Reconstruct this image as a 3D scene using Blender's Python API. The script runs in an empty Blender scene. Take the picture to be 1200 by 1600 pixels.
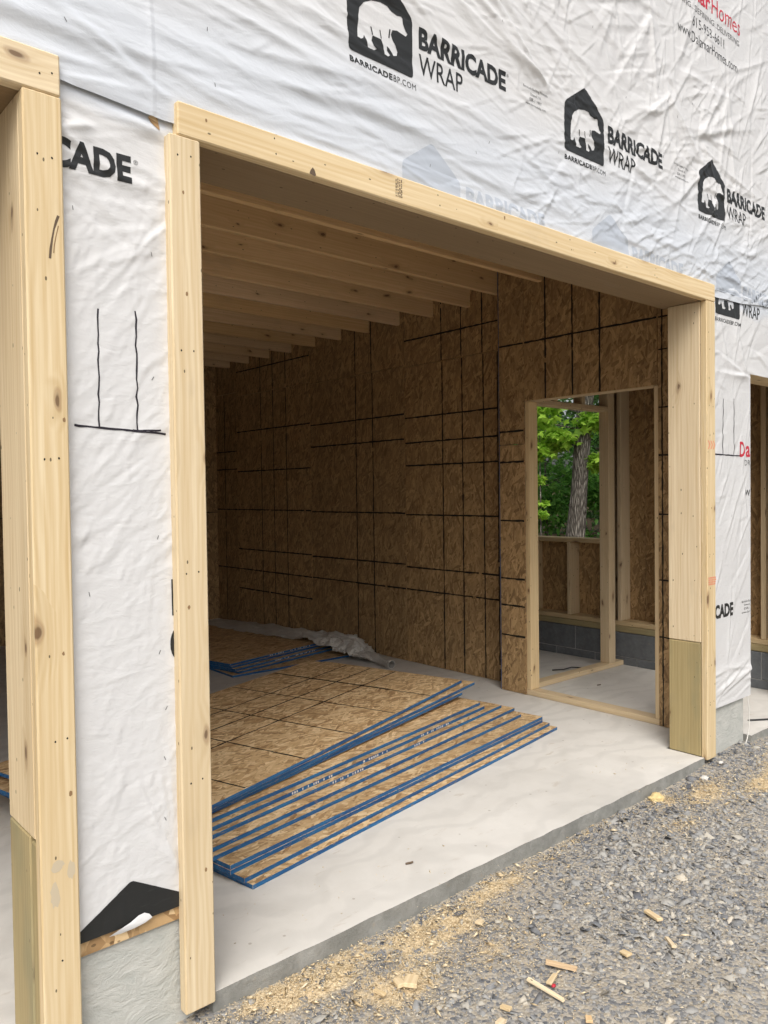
import bpy, bmesh, math, random
import numpy as np
from mathutils import Matrix, Vector
from mathutils import noise as mnoise

random.seed(7)
RNG = np.random.default_rng(11)
SC = bpy.context.scene
COL = SC.collection
R = math.radians

# ------------------------------------------------------------------ camera
YAW, PITCH, ROLL = 0.7167, -0.0249, -0.0131
CAM_LOC = Vector((-1.0929, -2.0633, 1.4566))
F = Vector((math.sin(YAW) * math.cos(PITCH), math.cos(YAW) * math.cos(PITCH), math.sin(PITCH)))
RT = Vector((math.cos(YAW), -math.sin(YAW), 0))
UP = RT.cross(F)
R2 = RT * math.cos(ROLL) + UP * math.sin(ROLL)
U2 = -RT * math.sin(ROLL) + UP * math.cos(ROLL)
cam_d = bpy.data.cameras.new('camera')
cam = bpy.data.objects.new('camera', cam_d)
COL.objects.link(cam)
cam.matrix_world = Matrix(((R2.x, U2.x, -F.x, CAM_LOC.x), (R2.y, U2.y, -F.y, CAM_LOC.y), (R2.z, U2.z, -F.z, CAM_LOC.z), (0, 0, 0, 1)))
cam_d.sensor_fit = 'VERTICAL'
cam_d.sensor_height = 36.0
cam_d.lens = 1226.0 / 1600.0 * 36.0
cam_d.clip_start = 0.05
cam_d.clip_end = 600
SC.camera = cam

# ------------------------------------------------------------------ light
SUN_EL, SUN_AZ = R(52), R(222)          # azimuth clockwise from +Y: behind the camera, to its left
world = bpy.data.worlds.new('World')
SC.world = world
world.use_nodes = True
wt = world.node_tree
bg = wt.nodes['Background']
sky = wt.nodes.new('ShaderNodeTexSky')
sky.sky_type = 'NISHITA'
sky.sun_disc = False
sky.sun_elevation = SUN_EL
sky.sun_rotation = SUN_AZ
sky.air_density = 1.0
sky.dust_density = 6.0
sky.ozone_density = 1.0
hs = wt.nodes.new('ShaderNodeHueSaturation')       # a thin overcast: the sky is nearly white
hs.inputs['Saturation'].default_value = 0.28
wt.links.new(sky.outputs[0], hs.inputs['Color'])
wt.links.new(hs.outputs[0], bg.inputs['Color'])
bg.inputs['Strength'].default_value = 0.15
sun_d = bpy.data.lights.new('sun', 'SUN')
sun_d.energy = 1.0
sun_d.angle = R(35)
sun_d.color = (1.0, 0.96, 0.9)
sun = bpy.data.objects.new('sun', sun_d)
COL.objects.link(sun)
sd = Vector((math.sin(SUN_AZ) * math.cos(SUN_EL), math.cos(SUN_AZ) * math.cos(SUN_EL), math.sin(SUN_EL)))
sun.rotation_euler = sd.to_track_quat('Z', 'Y').to_euler()
sun.location = sd * 30
SC.view_settings.view_transform = 'Standard'
SC.view_settings.look = 'None'
SC.view_settings.exposure = 0.35
SC.view_settings.gamma = 1.0
SC.render.engine = 'CYCLES'
SC.cycles.use_denoising = True
SC.cycles.max_bounces = 10
SC.cycles.diffuse_bounces = 4
SC.cycles.use_adaptive_sampling = True
SC.cycles.adaptive_threshold = 0.02

# ------------------------------------------------------------------ object helpers
WM = {}
def place(o, m=None, parent=None):
    """link o with world matrix m, keeping it under parent if any"""
    m = m or Matrix.Identity(4)
    COL.objects.link(o)
    WM[o.name] = m.copy()
    if parent:
        o.parent = parent
        o.matrix_parent_inverse = WM[parent.name].inverted()
    o.matrix_basis = m
    return o

def tag(o, label=None, cat=None, group=None, kind=None):
    if label: o['label'] = label
    if cat: o['category'] = cat
    if group: o['group'] = group
    if kind: o['kind'] = kind
    return o

def thing(name, loc, label, cat, group=None, rz=0):
    e = bpy.data.objects.new(name, None)
    e.empty_display_size = 0.1
    place(e, Matrix.Translation(loc) @ Matrix.Rotation(rz, 4, 'Z'))
    return tag(e, label, cat, group, 'thing')

def mesh_obj(name, me, mats, m=None, parent=None, smooth=False):
    o = bpy.data.objects.new(name, me)
    for mt in (mats if isinstance(mats, (list, tuple)) else [mats]):
        me.materials.append(mt)
    if smooth:
        me.polygons.foreach_set('use_smooth', [True] * len(me.polygons))
    return place(o, m, parent)

def pymesh(name, v, f):
    me = bpy.data.meshes.new(name)
    me.from_pydata([tuple(map(float, q)) for q in v], [], [tuple(map(int, q)) for q in f])
    me.update()
    return me

def npmesh(name, v, tri, smooth=False):
    """fast triangle mesh from numpy arrays"""
    me = bpy.data.meshes.new(name)
    v = np.ascontiguousarray(v, dtype=np.float32); tri = np.ascontiguousarray(tri, dtype=np.int32)
    k = tri.shape[1]
    me.vertices.add(len(v)); me.vertices.foreach_set('co', v.ravel())
    me.loops.add(tri.size); me.loops.foreach_set('vertex_index', tri.ravel())
    me.polygons.add(len(tri))
    me.polygons.foreach_set('loop_start', np.arange(0, tri.size, k, dtype=np.int32))
    me.polygons.foreach_set('loop_total', np.full(len(tri), k, dtype=np.int32))
    if smooth: me.polygons.foreach_set('use_smooth', np.ones(len(tri), dtype=bool))
    me.update(calc_edges=True)
    return me

def box_bm(size, bev=0.0, seg=1):
    bm = bmesh.new()
    bmesh.ops.create_cube(bm, size=1.0)
    for v in bm.verts:
        v.co = Vector(((v.co.x + .5) * size[0], (v.co.y + .5) * size[1], (v.co.z + .5) * size[2]))
    if bev > 0:
        bmesh.ops.bevel(bm, geom=list(bm.edges), offset=bev, segments=seg, affect='EDGES', profile=0.6)
    return bm

def bm_mesh(name, bm):
    me = bpy.data.meshes.new(name)
    bm.to_mesh(me); bm.free()
    return me

AX = {'x': Matrix(((1, 0, 0), (0, 1, 0), (0, 0, 1))),
      'y': Matrix(((0, -1, 0), (1, 0, 0), (0, 0, 1))),
      'z': Matrix(((0, 0, -1), (0, 1, 0), (1, 0, 0)))}

def board(name, lo, hi, mat, parent=None, bev=0.004, jit=0.0):
    """axis-aligned piece of lumber; its local X runs along the grain (the longest side)"""
    lo = Vector(lo); hi = Vector(hi); d = hi - lo
    ax = 'xyz'[max(range(3), key=lambda i: d[i])]
    A = AX[ax]
    ld = A.transposed() @ d
    size = Vector((abs(ld.x), abs(ld.y), abs(ld.z)))
    org = Vector(lo)
    for i in range(3):
        if ld[i] < 0:
            org += A.col[i] * ld[i] * -1 * -1 if False else Vector((0, 0, 0))
    bm = box_bm(size, min(bev, min(size) * .3))
    # shift so that the box covers lo..hi
    off = Vector([0 if ld[i] >= 0 else -size[i] for i in range(3)])
    for v in bm.verts: v.co += off
    me = bm_mesh(name, bm)
    m = Matrix.Translation(lo) @ A.to_4x4()
    if jit:
        m = m @ Matrix.Rotation(R(random.uniform(-jit, jit)), 4, 'X')
    return mesh_obj(name, me, mat, m, parent)

# ------------------------------------------------------------------ material helpers
class NT:
    def __init__(s, name, rough=0.7, spec=0.3):
        s.m = bpy.data.materials.new(name); s.m.use_nodes = True
        s.t = s.m.node_tree; s.b = s.t.nodes['Principled BSDF']
        s.b.inputs['Roughness'].default_value = rough
        s.b.inputs['Specular IOR Level'].default_value = spec
    def n(s, ty, **kw):
        nd = s.t.nodes.new('ShaderNode' + ty)
        for k, v in kw.items(): setattr(nd, k, v)
        return nd
    def put(s, sock, v):
        if v is None: return
        if hasattr(v, 'links') or isinstance(v, bpy.types.NodeSocket): s.t.links.new(v, sock)
        else: sock.default_value = v
    def coord(s, which='Object', rnd=False):
        tc = s.n('TexCoord').outputs[which]
        if rnd:
            oi = s.n('ObjectInfo').outputs['Random']
            a = s.n('VectorMath', operation='ADD'); s.put(a.inputs[0], tc)
            ml = s.n('VectorMath', operation='SCALE'); ml.inputs[0].default_value = (37.3, 51.7, 23.1); s.put(ml.inputs['Scale'], oi)
            s.put(a.inputs[1], ml.outputs[0]); tc = a.outputs[0]
        return tc
    def mp(s, v, scale=(1, 1, 1), rot=(0, 0, 0), loc=(0, 0, 0)):
        q = s.n('Mapping'); s.put(q.inputs['Vector'], v)
        q.inputs['Scale'].default_value = scale; q.inputs['Rotation'].default_value = rot; q.inputs['Location'].default_value = loc
        return q.outputs[0]
    def noise(s, v, scale, detail=4, rough=.55, dist=0.0, out='Fac'):
        q = s.n('TexNoise'); s.put(q.inputs['Vector'], v); q.inputs['Scale'].default_value = scale
        q.inputs['Detail'].default_value = detail; q.inputs['Roughness'].default_value = rough; q.inputs['Distortion'].default_value = dist
        return q.outputs[out]
    def vor(s, v, scale, feature='F1', out='Distance', rand=1.0):
        q = s.n('TexVoronoi', feature=feature); s.put(q.inputs['Vector'], v); q.inputs['Scale'].default_value = scale
        q.inputs['Randomness'].default_value = rand
        return q.outputs[out]
    def ramp(s, f, stops):
        q = s.n('ValToRGB'); s.put(q.inputs[0], f); e = q.color_ramp.elements
        while len(e) < len(stops): e.new(.5)
        for i, (p, c) in enumerate(stops):
            e[i].position = p; e[i].color = (*c, 1) if not isinstance(c, (int, float)) else (c, c, c, 1)
        return q.outputs[0]
    def mix(s, f, a, b, mode='MIX'):
        q = s.n('Mix', data_type='RGBA', blend_type=mode)
        s.put(q.inputs[0], f)
        for i, c in ((6, a), (7, b)):
            s.put(q.inputs[i], (*c, 1) if isinstance(c, tuple) and len(c) == 3 else c)
        return q.outputs[2]
    def math(s, op, a, b=None, c=None, clamp=False):
        q = s.n('Math', operation=op, use_clamp=clamp)
        s.put(q.inputs[0], a); s.put(q.inputs[1], b); s.put(q.inputs[2], c)
        return q.outputs[0]
    def sep(s, v):
        q = s.n('SeparateXYZ'); s.put(q.inputs[0], v); return q.outputs
    def attr(s, name, out='Fac'):
        q = s.n('Attribute', attribute_name=name); return q.outputs[out]
    def bump(s, h, dist=.01, strength=1.0, normal=None):
        q = s.n('Bump'); s.put(q.inputs['Height'], h); q.inputs['Distance'].default_value = dist; q.inputs['Strength'].default_value = strength
        if normal: s.put(q.inputs['Normal'], normal)
        s.put(s.b.inputs['Normal'], q.outputs[0]); return q.outputs[0]
    def color(s, c): s.put(s.b.inputs['Base Color'], (*c, 1) if isinstance(c, tuple) and len(c) == 3 else c)

def plain(name, c, rough=.6, spec=.3):
    k = NT(name, rough, spec); k.color(c); return k.m

def lumber(name, light, dark, knot, rough=.72, knots=.72, stain=None):
    k = NT(name, rough, .25)
    v = k.coord('Object', True)
    # two-dimensional coordinates of the face that is looked at: along the grain, across it
    p = k.sep(v); nn = k.sep(k.n('TexCoord').outputs['Normal'])
    onside = k.math('GREATER_THAN', k.math('ABSOLUTE', nn[1]), .5)
    mx = k.n('Mix', data_type='FLOAT'); k.put(mx.inputs[0], onside); k.put(mx.inputs[2], p[1]); k.put(mx.inputs[3], p[2])
    cb = k.n('CombineXYZ'); k.put(cb.inputs[0], p[0]); k.put(cb.inputs[1], mx.outputs[0]); k.put(cb.inputs[2], k.math('MULTIPLY', onside, 7.3))
    f2 = cb.outputs[0]
    big = k.noise(k.mp(v, (.7, 5, 5)), 1.0, 2)
    grain = k.noise(k.mp(v, (1.3, 75, 75)), 1.0, 5, .65, .35)
    # knots, a share of the cells carries one; the growth bands bend round them
    kv = k.n('VectorMath', operation='ADD'); k.put(kv.inputs[0], k.mp(f2, (3.6, 9.0, 1)))
    nz = k.n('VectorMath', operation='SCALE'); k.put(nz.inputs[0], k.noise(f2, 12, 1, out='Color')); nz.inputs['Scale'].default_value = .25
    k.put(kv.inputs[1], nz.outputs[0])
    q = k.n('TexVoronoi', voronoi_dimensions='2D'); k.put(q.inputs['Vector'], kv.outputs[0]); q.inputs['Scale'].default_value = 1.0
    qc = k.sep(q.outputs['Color'])
    has = k.math('GREATER_THAN', qc[0], knots)
    sz = k.math('MULTIPLY_ADD', qc[1], .9, .45)
    dn = k.math('DIVIDE', q.outputs['Distance'], sz)
    core = k.math('MULTIPLY', k.ramp(dn, [(.045, 1), (.085, 0)]), has)
    ring = k.math('MULTIPLY', k.ramp(dn, [(.06, 0), (.09, 1), (.14, 0)]), has)
    halo = k.math('MULTIPLY', k.ramp(dn, [(.05, 1), (.42, 0)]), has)
    wv = k.n('TexWave', wave_type='BANDS', bands_direction='Y')
    k.put(wv.inputs['Vector'], k.mp(f2, (.16, 1, 1)))
    wv.inputs['Scale'].default_value = 16; wv.inputs['Distortion'].default_value = 9; wv.inputs['Detail'].default_value = 2; wv.inputs['Detail Scale'].default_value = .8
    k.put(wv.inputs['Phase Offset'], k.math('MULTIPLY', halo, 9.0))
    g = k.math('ADD', k.math('MULTIPLY', grain, .78), k.math('MULTIPLY', wv.outputs['Fac'], .13))
    c = k.mix(k.ramp(g, [(.27, 0), (.70, 1)]), light, dark)
    c = k.mix(k.math('MULTIPLY', k.ramp(big, [(.42, 0), (.7, 1)]), .4), c, tuple(q_ * .88 for q_ in dark))
    c = k.mix(k.math('MULTIPLY', halo, .38), c, tuple(q_ * .82 for q_ in dark))
    c = k.mix(k.math('MULTIPLY', ring, .45), c, tuple(q_ * 2.2 for q_ in knot))
    c = k.mix(k.math('MULTIPLY', core, .85), c, knot)
    # nail heads, pin holes and small dark flecks
    pv = k.n('TexVoronoi', voronoi_dimensions='2D'); k.put(pv.inputs['Vector'], k.mp(f2, (7, 14, 1), loc=(3.3, 1.7, 0))); pv.inputs['Scale'].default_value = 1.0
    pc = k.sep(pv.outputs['Color'])
    pin = k.math('MULTIPLY', k.math('LESS_THAN', pv.outputs['Distance'], k.math('MULTIPLY_ADD', pc[2], .025, .018)), k.math('GREATER_THAN', pc[1], .55))
    c = k.mix(k.math('MULTIPLY', pin, .8), c, (.05, .035, .02))
    if stain:
        st = k.ramp(k.noise(k.mp(v, (1.2, 3, 3)), 2.2, 3), [(.5, 0), (.68, 1)])
        c = k.mix(k.math('MULTIPLY', st, .55), c, stain)
    dirt = k.ramp(k.noise(k.mp(f2, (2.0, 5, 1)), 1.6, 4, .6), [(.6, 0), (.78, 1)])
    c = k.mix(k.math('MULTIPLY', dirt, .22), c, (.3, .25, .19))
    hue = k.n('HueSaturation'); k.put(hue.inputs['Color'], c)
    oi = k.n('ObjectInfo').outputs['Random']
    k.put(hue.inputs['Value'], k.math('MULTIPLY_ADD', oi, .16, .92)); k.put(hue.inputs['Saturation'], k.math('MULTIPLY_ADD', k.math('FRACT', k.math('MULTIPLY', oi, 7.7)), .2, .9))
    k.color(hue.outputs[0])
    k.bump(grain, .001, .5)
    return k.m

def osb(name, tones, scale=1.0, rough=.62):
    k = NT(name, rough, .3)
    v = k.coord('Object', True)
    best = None
    for i, (rot, sx, sy) in enumerate(((5, 9, 56), (27, 10, 48), (-24, 10, 52), (62, 14, 46))):
        # two-step mapping: rotate, then stretch
        m1 = k.mp(v, (1, 1, 1), (0, 0, R(rot)), (i * 3.7, i * 1.9, i))
        w = k.mp(m1, (sx * scale, sy * scale, 20))
        q = k.n('TexVoronoi'); k.put(q.inputs['Vector'], w); q.inputs['Scale'].default_value = 1.0
        s3 = k.sep(q.outputs['Color'])
        if best is None: pri, val = s3[0], s3[1]
        else:
            gt = k.math('GREATER_THAN', s3[0], pri)
            mx = k.n('Mix', data_type='FLOAT'); k.put(mx.inputs[0], gt); k.put(mx.inputs[2], val); k.put(mx.inputs[3], s3[1]); val = mx.outputs[0]
            pri = k.math('MAXIMUM', pri, s3[0])
        best = True
    fine = k.noise(k.mp(v, (26, 120, 60)), 1.0, 4)
    blot = k.noise(v, 3.0, 3)
    f = k.math('ADD', k.math('MULTIPLY', val, .75), k.math('MULTIPLY', fine, .25))
    c = k.ramp(f, tones)
    c = k.mix(k.math('MULTIPLY', k.ramp(blot, [(.45, 0), (.75, 1)]), .25), c, tuple(q * .7 for q in tones[1][1]))
    # dark bark fines between the strands
    fl = k.math('LESS_THAN', k.vor(k.mp(v, (24, 90, 40)), 1.0), .16)
    c = k.mix(k.math('MULTIPLY', fl, .6), c, (.05, .03, .015))
    hue = k.n('HueSaturation'); k.put(hue.inputs['Color'], c)
    oi = k.n('ObjectInfo').outputs['Random']; k.put(hue.inputs['Value'], k.math('MULTIPLY_ADD', oi, .22, .92))
    k.color(hue.outputs[0])
    k.bump(fine, .0012, .6)
    return k.m

M = {}
M['pine'] = lumber('pine lumber', (.80, .67, .46), (.61, .45, .25), (.13, .07, .04))
M['joist'] = lumber('joist lumber', (.78, .56, .33), (.62, .42, .22), (.10, .05, .03))
M['stud'] = lumber('stud lumber', (.68, .54, .34), (.57, .42, .24), (.14, .08, .045))
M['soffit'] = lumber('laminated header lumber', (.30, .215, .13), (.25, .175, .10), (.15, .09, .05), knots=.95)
M['treated'] = lumber('treated lumber', (.44, .355, .19), (.32, .25, .125), (.13, .075, .04), stain=(.25, .235, .14))
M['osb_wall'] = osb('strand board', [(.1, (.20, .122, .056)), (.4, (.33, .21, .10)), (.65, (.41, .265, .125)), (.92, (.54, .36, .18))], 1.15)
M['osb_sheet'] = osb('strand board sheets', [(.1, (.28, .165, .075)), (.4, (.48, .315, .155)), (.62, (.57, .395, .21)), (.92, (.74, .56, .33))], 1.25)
M['ink'] = plain('black nailing line ink', (.012, .011, .010), .7)

def blue_edge():
    k = NT('blue edge sealer', .5, .35)
    v = k.coord('Object', True)
    n1 = k.noise(k.mp(v, (4, 60, 90)), 1.0, 4)
    c = k.mix(k.ramp(n1, [(.35, 0), (.75, 1)]), (.008, .065, .19), (.022, .16, .35))
    c = k.mix(k.math('MULTIPLY', k.ramp(k.noise(k.mp(v, (30, 60, 300)), 1.0, 3), [(.6, 0), (.68, 1)]), .7), c, (.33, .22, .10))
    k.color(c); return k.m
M['blue'] = blue_edge()

def wrap_mat():
    k = NT('house wrap film', .36, .45)
    v = k.coord('Object')
    # where two courses lap the film is denser and bluer
    zz = k.sep(v)[2]
    lap = k.math('ADD', zz, k.math('MULTIPLY', k.math('SUBTRACT', k.noise(v, 1.3, 2), .5), .35))
    c = k.mix(k.ramp(k.math('MULTIPLY', k.math('SUBTRACT', lap, 2.45), .5), [(.0, 0), (.02, 1), (.16, 1), (.30, 0)]), (.655, .652, .65), (.60, .628, .668))
    sm = k.ramp(k.noise(k.mp(v, (2.0, 1, 5)), 2.4, 4, .65), [(.55, 0), (.8, 1)])
    c = k.mix(k.math('MULTIPLY', sm, .15), c, (.62, .60, .58))
    k.color(c)
    fine = k.noise(k.mp(v, (9, 9, 22), (0, R(14), 0)), 1.0, 5, .6, .5)
    soft = k.noise(k.mp(v, (3, 3, 5)), 1.0, 2, .5)
    hgt = k.math('ADD', k.math('MULTIPLY', fine, .55), k.math('MULTIPLY', soft, .35))
    micro = k.noise(k.mp(v, (30, 30, 46), (0, R(-30), 0)), 1.0, 3, .6, .8)
    k.bump(k.math('ADD', hgt, k.math('MULTIPLY', micro, .16)), .007, .8)
    return k.m
M['wrap'] = wrap_mat()

def print_mat(name, c, worn=.1):
    k = NT(name, .42, .4)
    v = k.coord('Object')
    f = k.ramp(k.noise(k.mp(v, (3, 3, 22)), 3.0, 5, .7), [(.58, 0), (.82, 1)])
    k.color(k.mix(k.math('MULTIPLY', f, worn * 3), c, tuple(min(1, q * 1.0 + .12) for q in c)))
    return k.m
M['print'] = print_mat('black print on film', (.02, .021, .021))
M['grey_print'] = print_mat('grey fine print', (.11, .11, .11))
M['red_print'] = print_mat('red print on film', (.55, .025, .05))
M['ghost'] = print_mat('print showing through the film', (.465, .505, .565), .0)
M['marker'] = plain('black marker line', (.022, .018, .026), .6)
M['stamp_red'] = plain('red lumber stamp', (.72, .27, .17), .7)
M['stamp_dark'] = plain('dark lumber stamp', (.13, .09, .06), .7)

M['knot_light'] = plain('brown knot', (.28, .17, .085), .7)
M['scuff'] = plain('grey scuff', (.56, .47, .335), .8)

def concrete(name, a, b, scale=1.0, bumpd=.003, spots=.36):
    k = NT(name, .78, .25)
    v = k.coord('Object')
    n1 = k.noise(v, 1.1 * scale, 5, .6)
    n2 = k.noise(v, 7 * scale, 6, .65, .4)
    f = k.math('ADD', k.math('MULTIPLY', n1, .6), k.math('MULTIPLY', n2, .4))
    c = k.mix(k.ramp(f, [(.35, 0), (.68, 1)]), a, b)
    scr = k.ramp(k.noise(k.mp(v, (1, 5, 1), (0, 0, R(30))), 3.4 * scale, 6, .7, .8), [(.62, 0), (.78, 1)])
    c = k.mix(k.math('MULTIPLY', scr, spots), c, tuple(q * .62 for q in a))
    sw = k.n('TexWave', wave_type='RINGS'); k.put(sw.inputs['Vector'], k.mp(v, (1, 1, 1), loc=(1.3, .4, 0))); sw.inputs['Scale'].default_value = 1.6 * scale; sw.inputs['Distortion'].default_value = 14; sw.inputs['Detail'].default_value = 3; sw.inputs['Detail Scale'].default_value = 1.2
    c = k.mix(k.math('MULTIPLY', k.ramp(sw.outputs['Fac'], [(.5, 0), (.95, 1)]), .2), c, tuple(q * .7 for q in a))
    wet = k.ramp(k.noise(v, .8 * scale, 3, .5, .4), [(.52, 0), (.66, 1)])
    c = k.mix(k.math('MULTIPLY', wet, .30), c, tuple(q * .72 for q in a))
    rub = k.ramp(k.noise(k.mp(v, (1, 3.5, 1), (0, 0, R(-20))), 5.5 * scale, 6, .75, .3), [(.60, 0), (.72, 1)])
    c = k.mix(k.math('MULTIPLY', rub, .42), c, (.36, .28, .19))
    dots = k.math('LESS_THAN', k.vor(v, 9 * scale), .055)
    c = k.mix(k.math('MULTIPLY', dots, .45), c, (.22, .17, .12))
    k.color(c)
    k.bump(k.math('ADD', n2, k.math('MULTIPLY', k.noise(v, 60 * scale, 3), .25)), bumpd, .7)
    return k.m
M['slab'] = concrete('troweled concrete', (.58, .555, .51), (.69, .665, .62))
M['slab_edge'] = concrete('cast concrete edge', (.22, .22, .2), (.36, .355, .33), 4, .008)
def parge():
    k = NT('parged foundation', .85, .2)
    v = k.coord('Object')
    n1 = k.noise(k.mp(v, (1.4, 1, 2.2), (0, R(-25), 0)), 7, 6, .65, .5)
    n2 = k.noise(v, 34, 4, .6)
    c = k.mix(k.ramp(n1, [(.3, 0), (.7, 1)]), (.42, .43, .40), (.56, .555, .515))
    k.color(c)
    rid = k.math('ABSOLUTE', k.math('SUBTRACT', n1, .5))
    k.bump(k.math('ADD', k.math('MULTIPLY', k.math('POWER', k.math('SUBTRACT', 1, k.math('MULTIPLY', rid, 2)), 3), .5), k.math('MULTIPLY', n2, .5)), .010, .55)
    return k.m
M['parge'] = parge()
M['block'] = concrete('grey concrete block', (.12, .13, .138), (.20, .21, .22), 5, .006)
M['mortar'] = concrete('mortar', (.34, .34, .33), (.45, .44, .42), 5, .006)

def plastic_mat():
    k = NT('dusty plastic sheeting', .35, .4)
    v = k.coord('Object')
    k.color(k.mix(k.ramp(k.noise(v, 6, 4), [(.4, 0), (.7, 1)]), (.55, .52, .47), (.72, .69, .63)))
    k.b.inputs['Transmission Weight'].default_value = .15
    k.bump(k.noise(v, 22, 5, .6, .8), .02, .8)
    return k.m
M['plastic'] = plastic_mat()

def ground_mat():
    k = NT('gravel ground', .95, .15)
    v = k.coord('Object')
    n1 = k.noise(v, 1.4, 5, .6); n2 = k.noise(v, 30, 6, .7)
    c = k.mix(k.ramp(n2, [(.3, 0), (.7, 1)]), (.26, .235, .195), (.50, .445, .36))
    c = k.mix(k.math('MULTIPLY', k.ramp(n1, [(.45, 0), (.65, 1)]), .5), c, (.40, .345, .265))
    cell = k.n('TexVoronoi'); k.put(cell.inputs['Vector'], v); cell.inputs['Scale'].default_value = 85
    gc = k.ramp(k.sep(cell.outputs['Color'])[0], [(0, (.14, .145, .155)), (.5, (.27, .265, .255)), (1, (.42, .375, .31))])
    c = k.mix(k.ramp(k.sep(cell.outputs['Color'])[1], [(.35, 0), (.5, 1)]), c, gc)
    saw = k.attr('saw')
    sn = k.math('ADD', saw, k.math('MULTIPLY', k.math('SUBTRACT', k.noise(v, 24, 6, .75), .5), .9))
    c = k.mix(k.ramp(sn, [(.42, 0), (.62, 1)]), c, (.70, .56, .36))
    leaf = k.attr('forest')
    c = k.mix(leaf, c, k.mix(n2, (.05, .035, .02), (.16, .11, .065)))
    k.color(c)
    k.bump(k.math('ADD', k.math('MULTIPLY', cell.outputs['Distance'], -.6), n2), .009, .9)
    return k.m
M['ground'] = ground_mat()

def stone_mat():
    k = NT('crushed slate', .8, .3)
    v = k.coord('Object')
    r = k.attr('rnd')
    c = k.ramp(r, [(0, (.10, .11, .13)), (.28, (.225, .23, .235)), (.52, (.34, .335, .32)), (.78, (.45, .42, .36)), (1, (.58, .52, .42))])
    n = k.noise(v, 60, 5, .65)
    c = k.mix(k.ramp(n, [(.35, 0), (.75, .6)]), c, k.mix(.5, c, (.36, .33, .28)))
    k.color(c)
    k.bump(n, .003, .6)
    return k.m
M['stone'] = stone_mat()
def chip_mat():
    k = NT('sawdust', .9, .1)
    k.color(k.ramp(k.attr('rnd'), [(0, (.50, .37, .21)), (.5, (.74, .60, .39)), (1, (.86, .74, .53))]))
    return k.m
M['saw'] = chip_mat()
M['white_scrap'] = plain('white foam scrap', (.62, .60, .56), .8)
M['foam'] = plain('pale yellow sawdust clump', (.68, .53, .26), .9)
M['red_scrap'] = plain('red plastic scrap', (.5, .03, .05), .4)
M['wire'] = plain('dark cable', (.03, .03, .03), .5)

def leaf_mat(name, stops):
    k = NT(name, .5, .35)
    k.color(k.ramp(k.attr('rnd'), stops))
    k.b.inputs['Subsurface Weight'].default_value = 0.0
    tr = k.n('BsdfTranslucent'); k.put(tr.inputs['Color'], k.ramp(k.attr('rnd'), [(p, tuple(min(1, q * 1.5) for q in c)) for p, c in stops]))
    mx = k.n('MixShader'); mx.inputs[0].default_value = .4
    out = k.t.nodes['Material Output']
    k.t.links.new(k.b.outputs[0], mx.inputs[1]); k.t.links.new(tr.outputs[0], mx.inputs[2]); k.t.links.new(mx.outputs[0], out.inputs[0])
    return k.m
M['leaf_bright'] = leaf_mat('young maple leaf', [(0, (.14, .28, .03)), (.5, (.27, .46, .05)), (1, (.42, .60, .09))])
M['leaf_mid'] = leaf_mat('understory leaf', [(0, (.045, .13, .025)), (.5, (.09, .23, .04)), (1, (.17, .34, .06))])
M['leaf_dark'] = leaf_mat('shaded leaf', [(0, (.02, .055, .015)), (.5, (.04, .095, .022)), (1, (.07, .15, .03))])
def bark():
    k = NT('ridged bark', .92, .15)
    v = k.coord('Object')
    vo = k.vor(k.mp(v, (1, 1, .14)), 40, 'DISTANCE_TO_EDGE')
    n = k.noise(k.mp(v, (1, 1, .25)), 30, 5, .65)
    f = k.math('ADD', k.math('MULTIPLY', k.ramp(vo, [(.0, 0), (.3, 1)]), .65), k.math('MULTIPLY', n, .35))
    k.color(k.ramp(f, [(.15, (.06, .052, .043)), (.5, (.19, .17, .145)), (.9, (.32, .295, .255))]))
    k.bump(f, .03, 1.0)
    return k.m
M['bark'] = bark()

# ------------------------------------------------------------------ dimensions
W = 2.962          # clear width of the main garage opening
H = 2.457          # underside of the header
LJ = -0.4775       # right jamb of the opening to the left
TW = 0.0945        # face width of the trim boards
TT = 0.038         # their thickness
XN, XF = 3.31, 3.475      # inner faces of the doorway wall and the side wall
XE = 4.674         # inner face of the far outer wall
YB = 6.15          # back wall
ZJ = 2.89          # underside of the ceiling joists
RD0, RD1, RDH = 3.53, 4.45, 2.12   # door opening at the right of the front wall

# ------------------------------------------------------------------ ground
def axis(lo, hi, step, far):
    a = list(np.arange(lo, hi + 1e-6, step)); s = step
    while a[-1] < far: s *= 1.35; a.append(a[-1] + s)
    s = step; b = []; c = a[0]
    while c > -far: s *= 1.35; c -= s; b.append(c)
    return np.array(b[::-1] + a)
def vnoise(x, y, sc, seed=0, octv=4):
    """value noise on numpy arrays"""
    out = np.zeros_like(x); amp = 1.0; tot = 0
    for o in range(octv):
        u = x * sc + seed * 13.7 + o * 5.1; w = y * sc + seed * 7.9 + o * 9.3
        i = np.floor(u).astype(np.int64); j = np.floor(w).astype(np.int64)
        fu = u - i; fw = w - j; fu = fu * fu * (3 - 2 * fu); fw = fw * fw * (3 - 2 * fw)
        def hsh(a, b):
            n = (a * 374761393 + b * 668265263 + (seed + o) * 974711) & 0x7fffffff
            n = ((n ^ (n >> 13)) * 1274126177) & 0x7fffffff
            return ((n ^ (n >> 16)) & 0xffff) / 65535.0
        v = (hsh(i, j) * (1 - fu) + hsh(i + 1, j) * fu) * (1 - fw) + (hsh(i, j + 1) * (1 - fu) + hsh(i + 1, j + 1) * fu) * fw
        out += v * amp; tot += amp; amp *= .5; sc *= 2.03
    return out / tot
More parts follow.
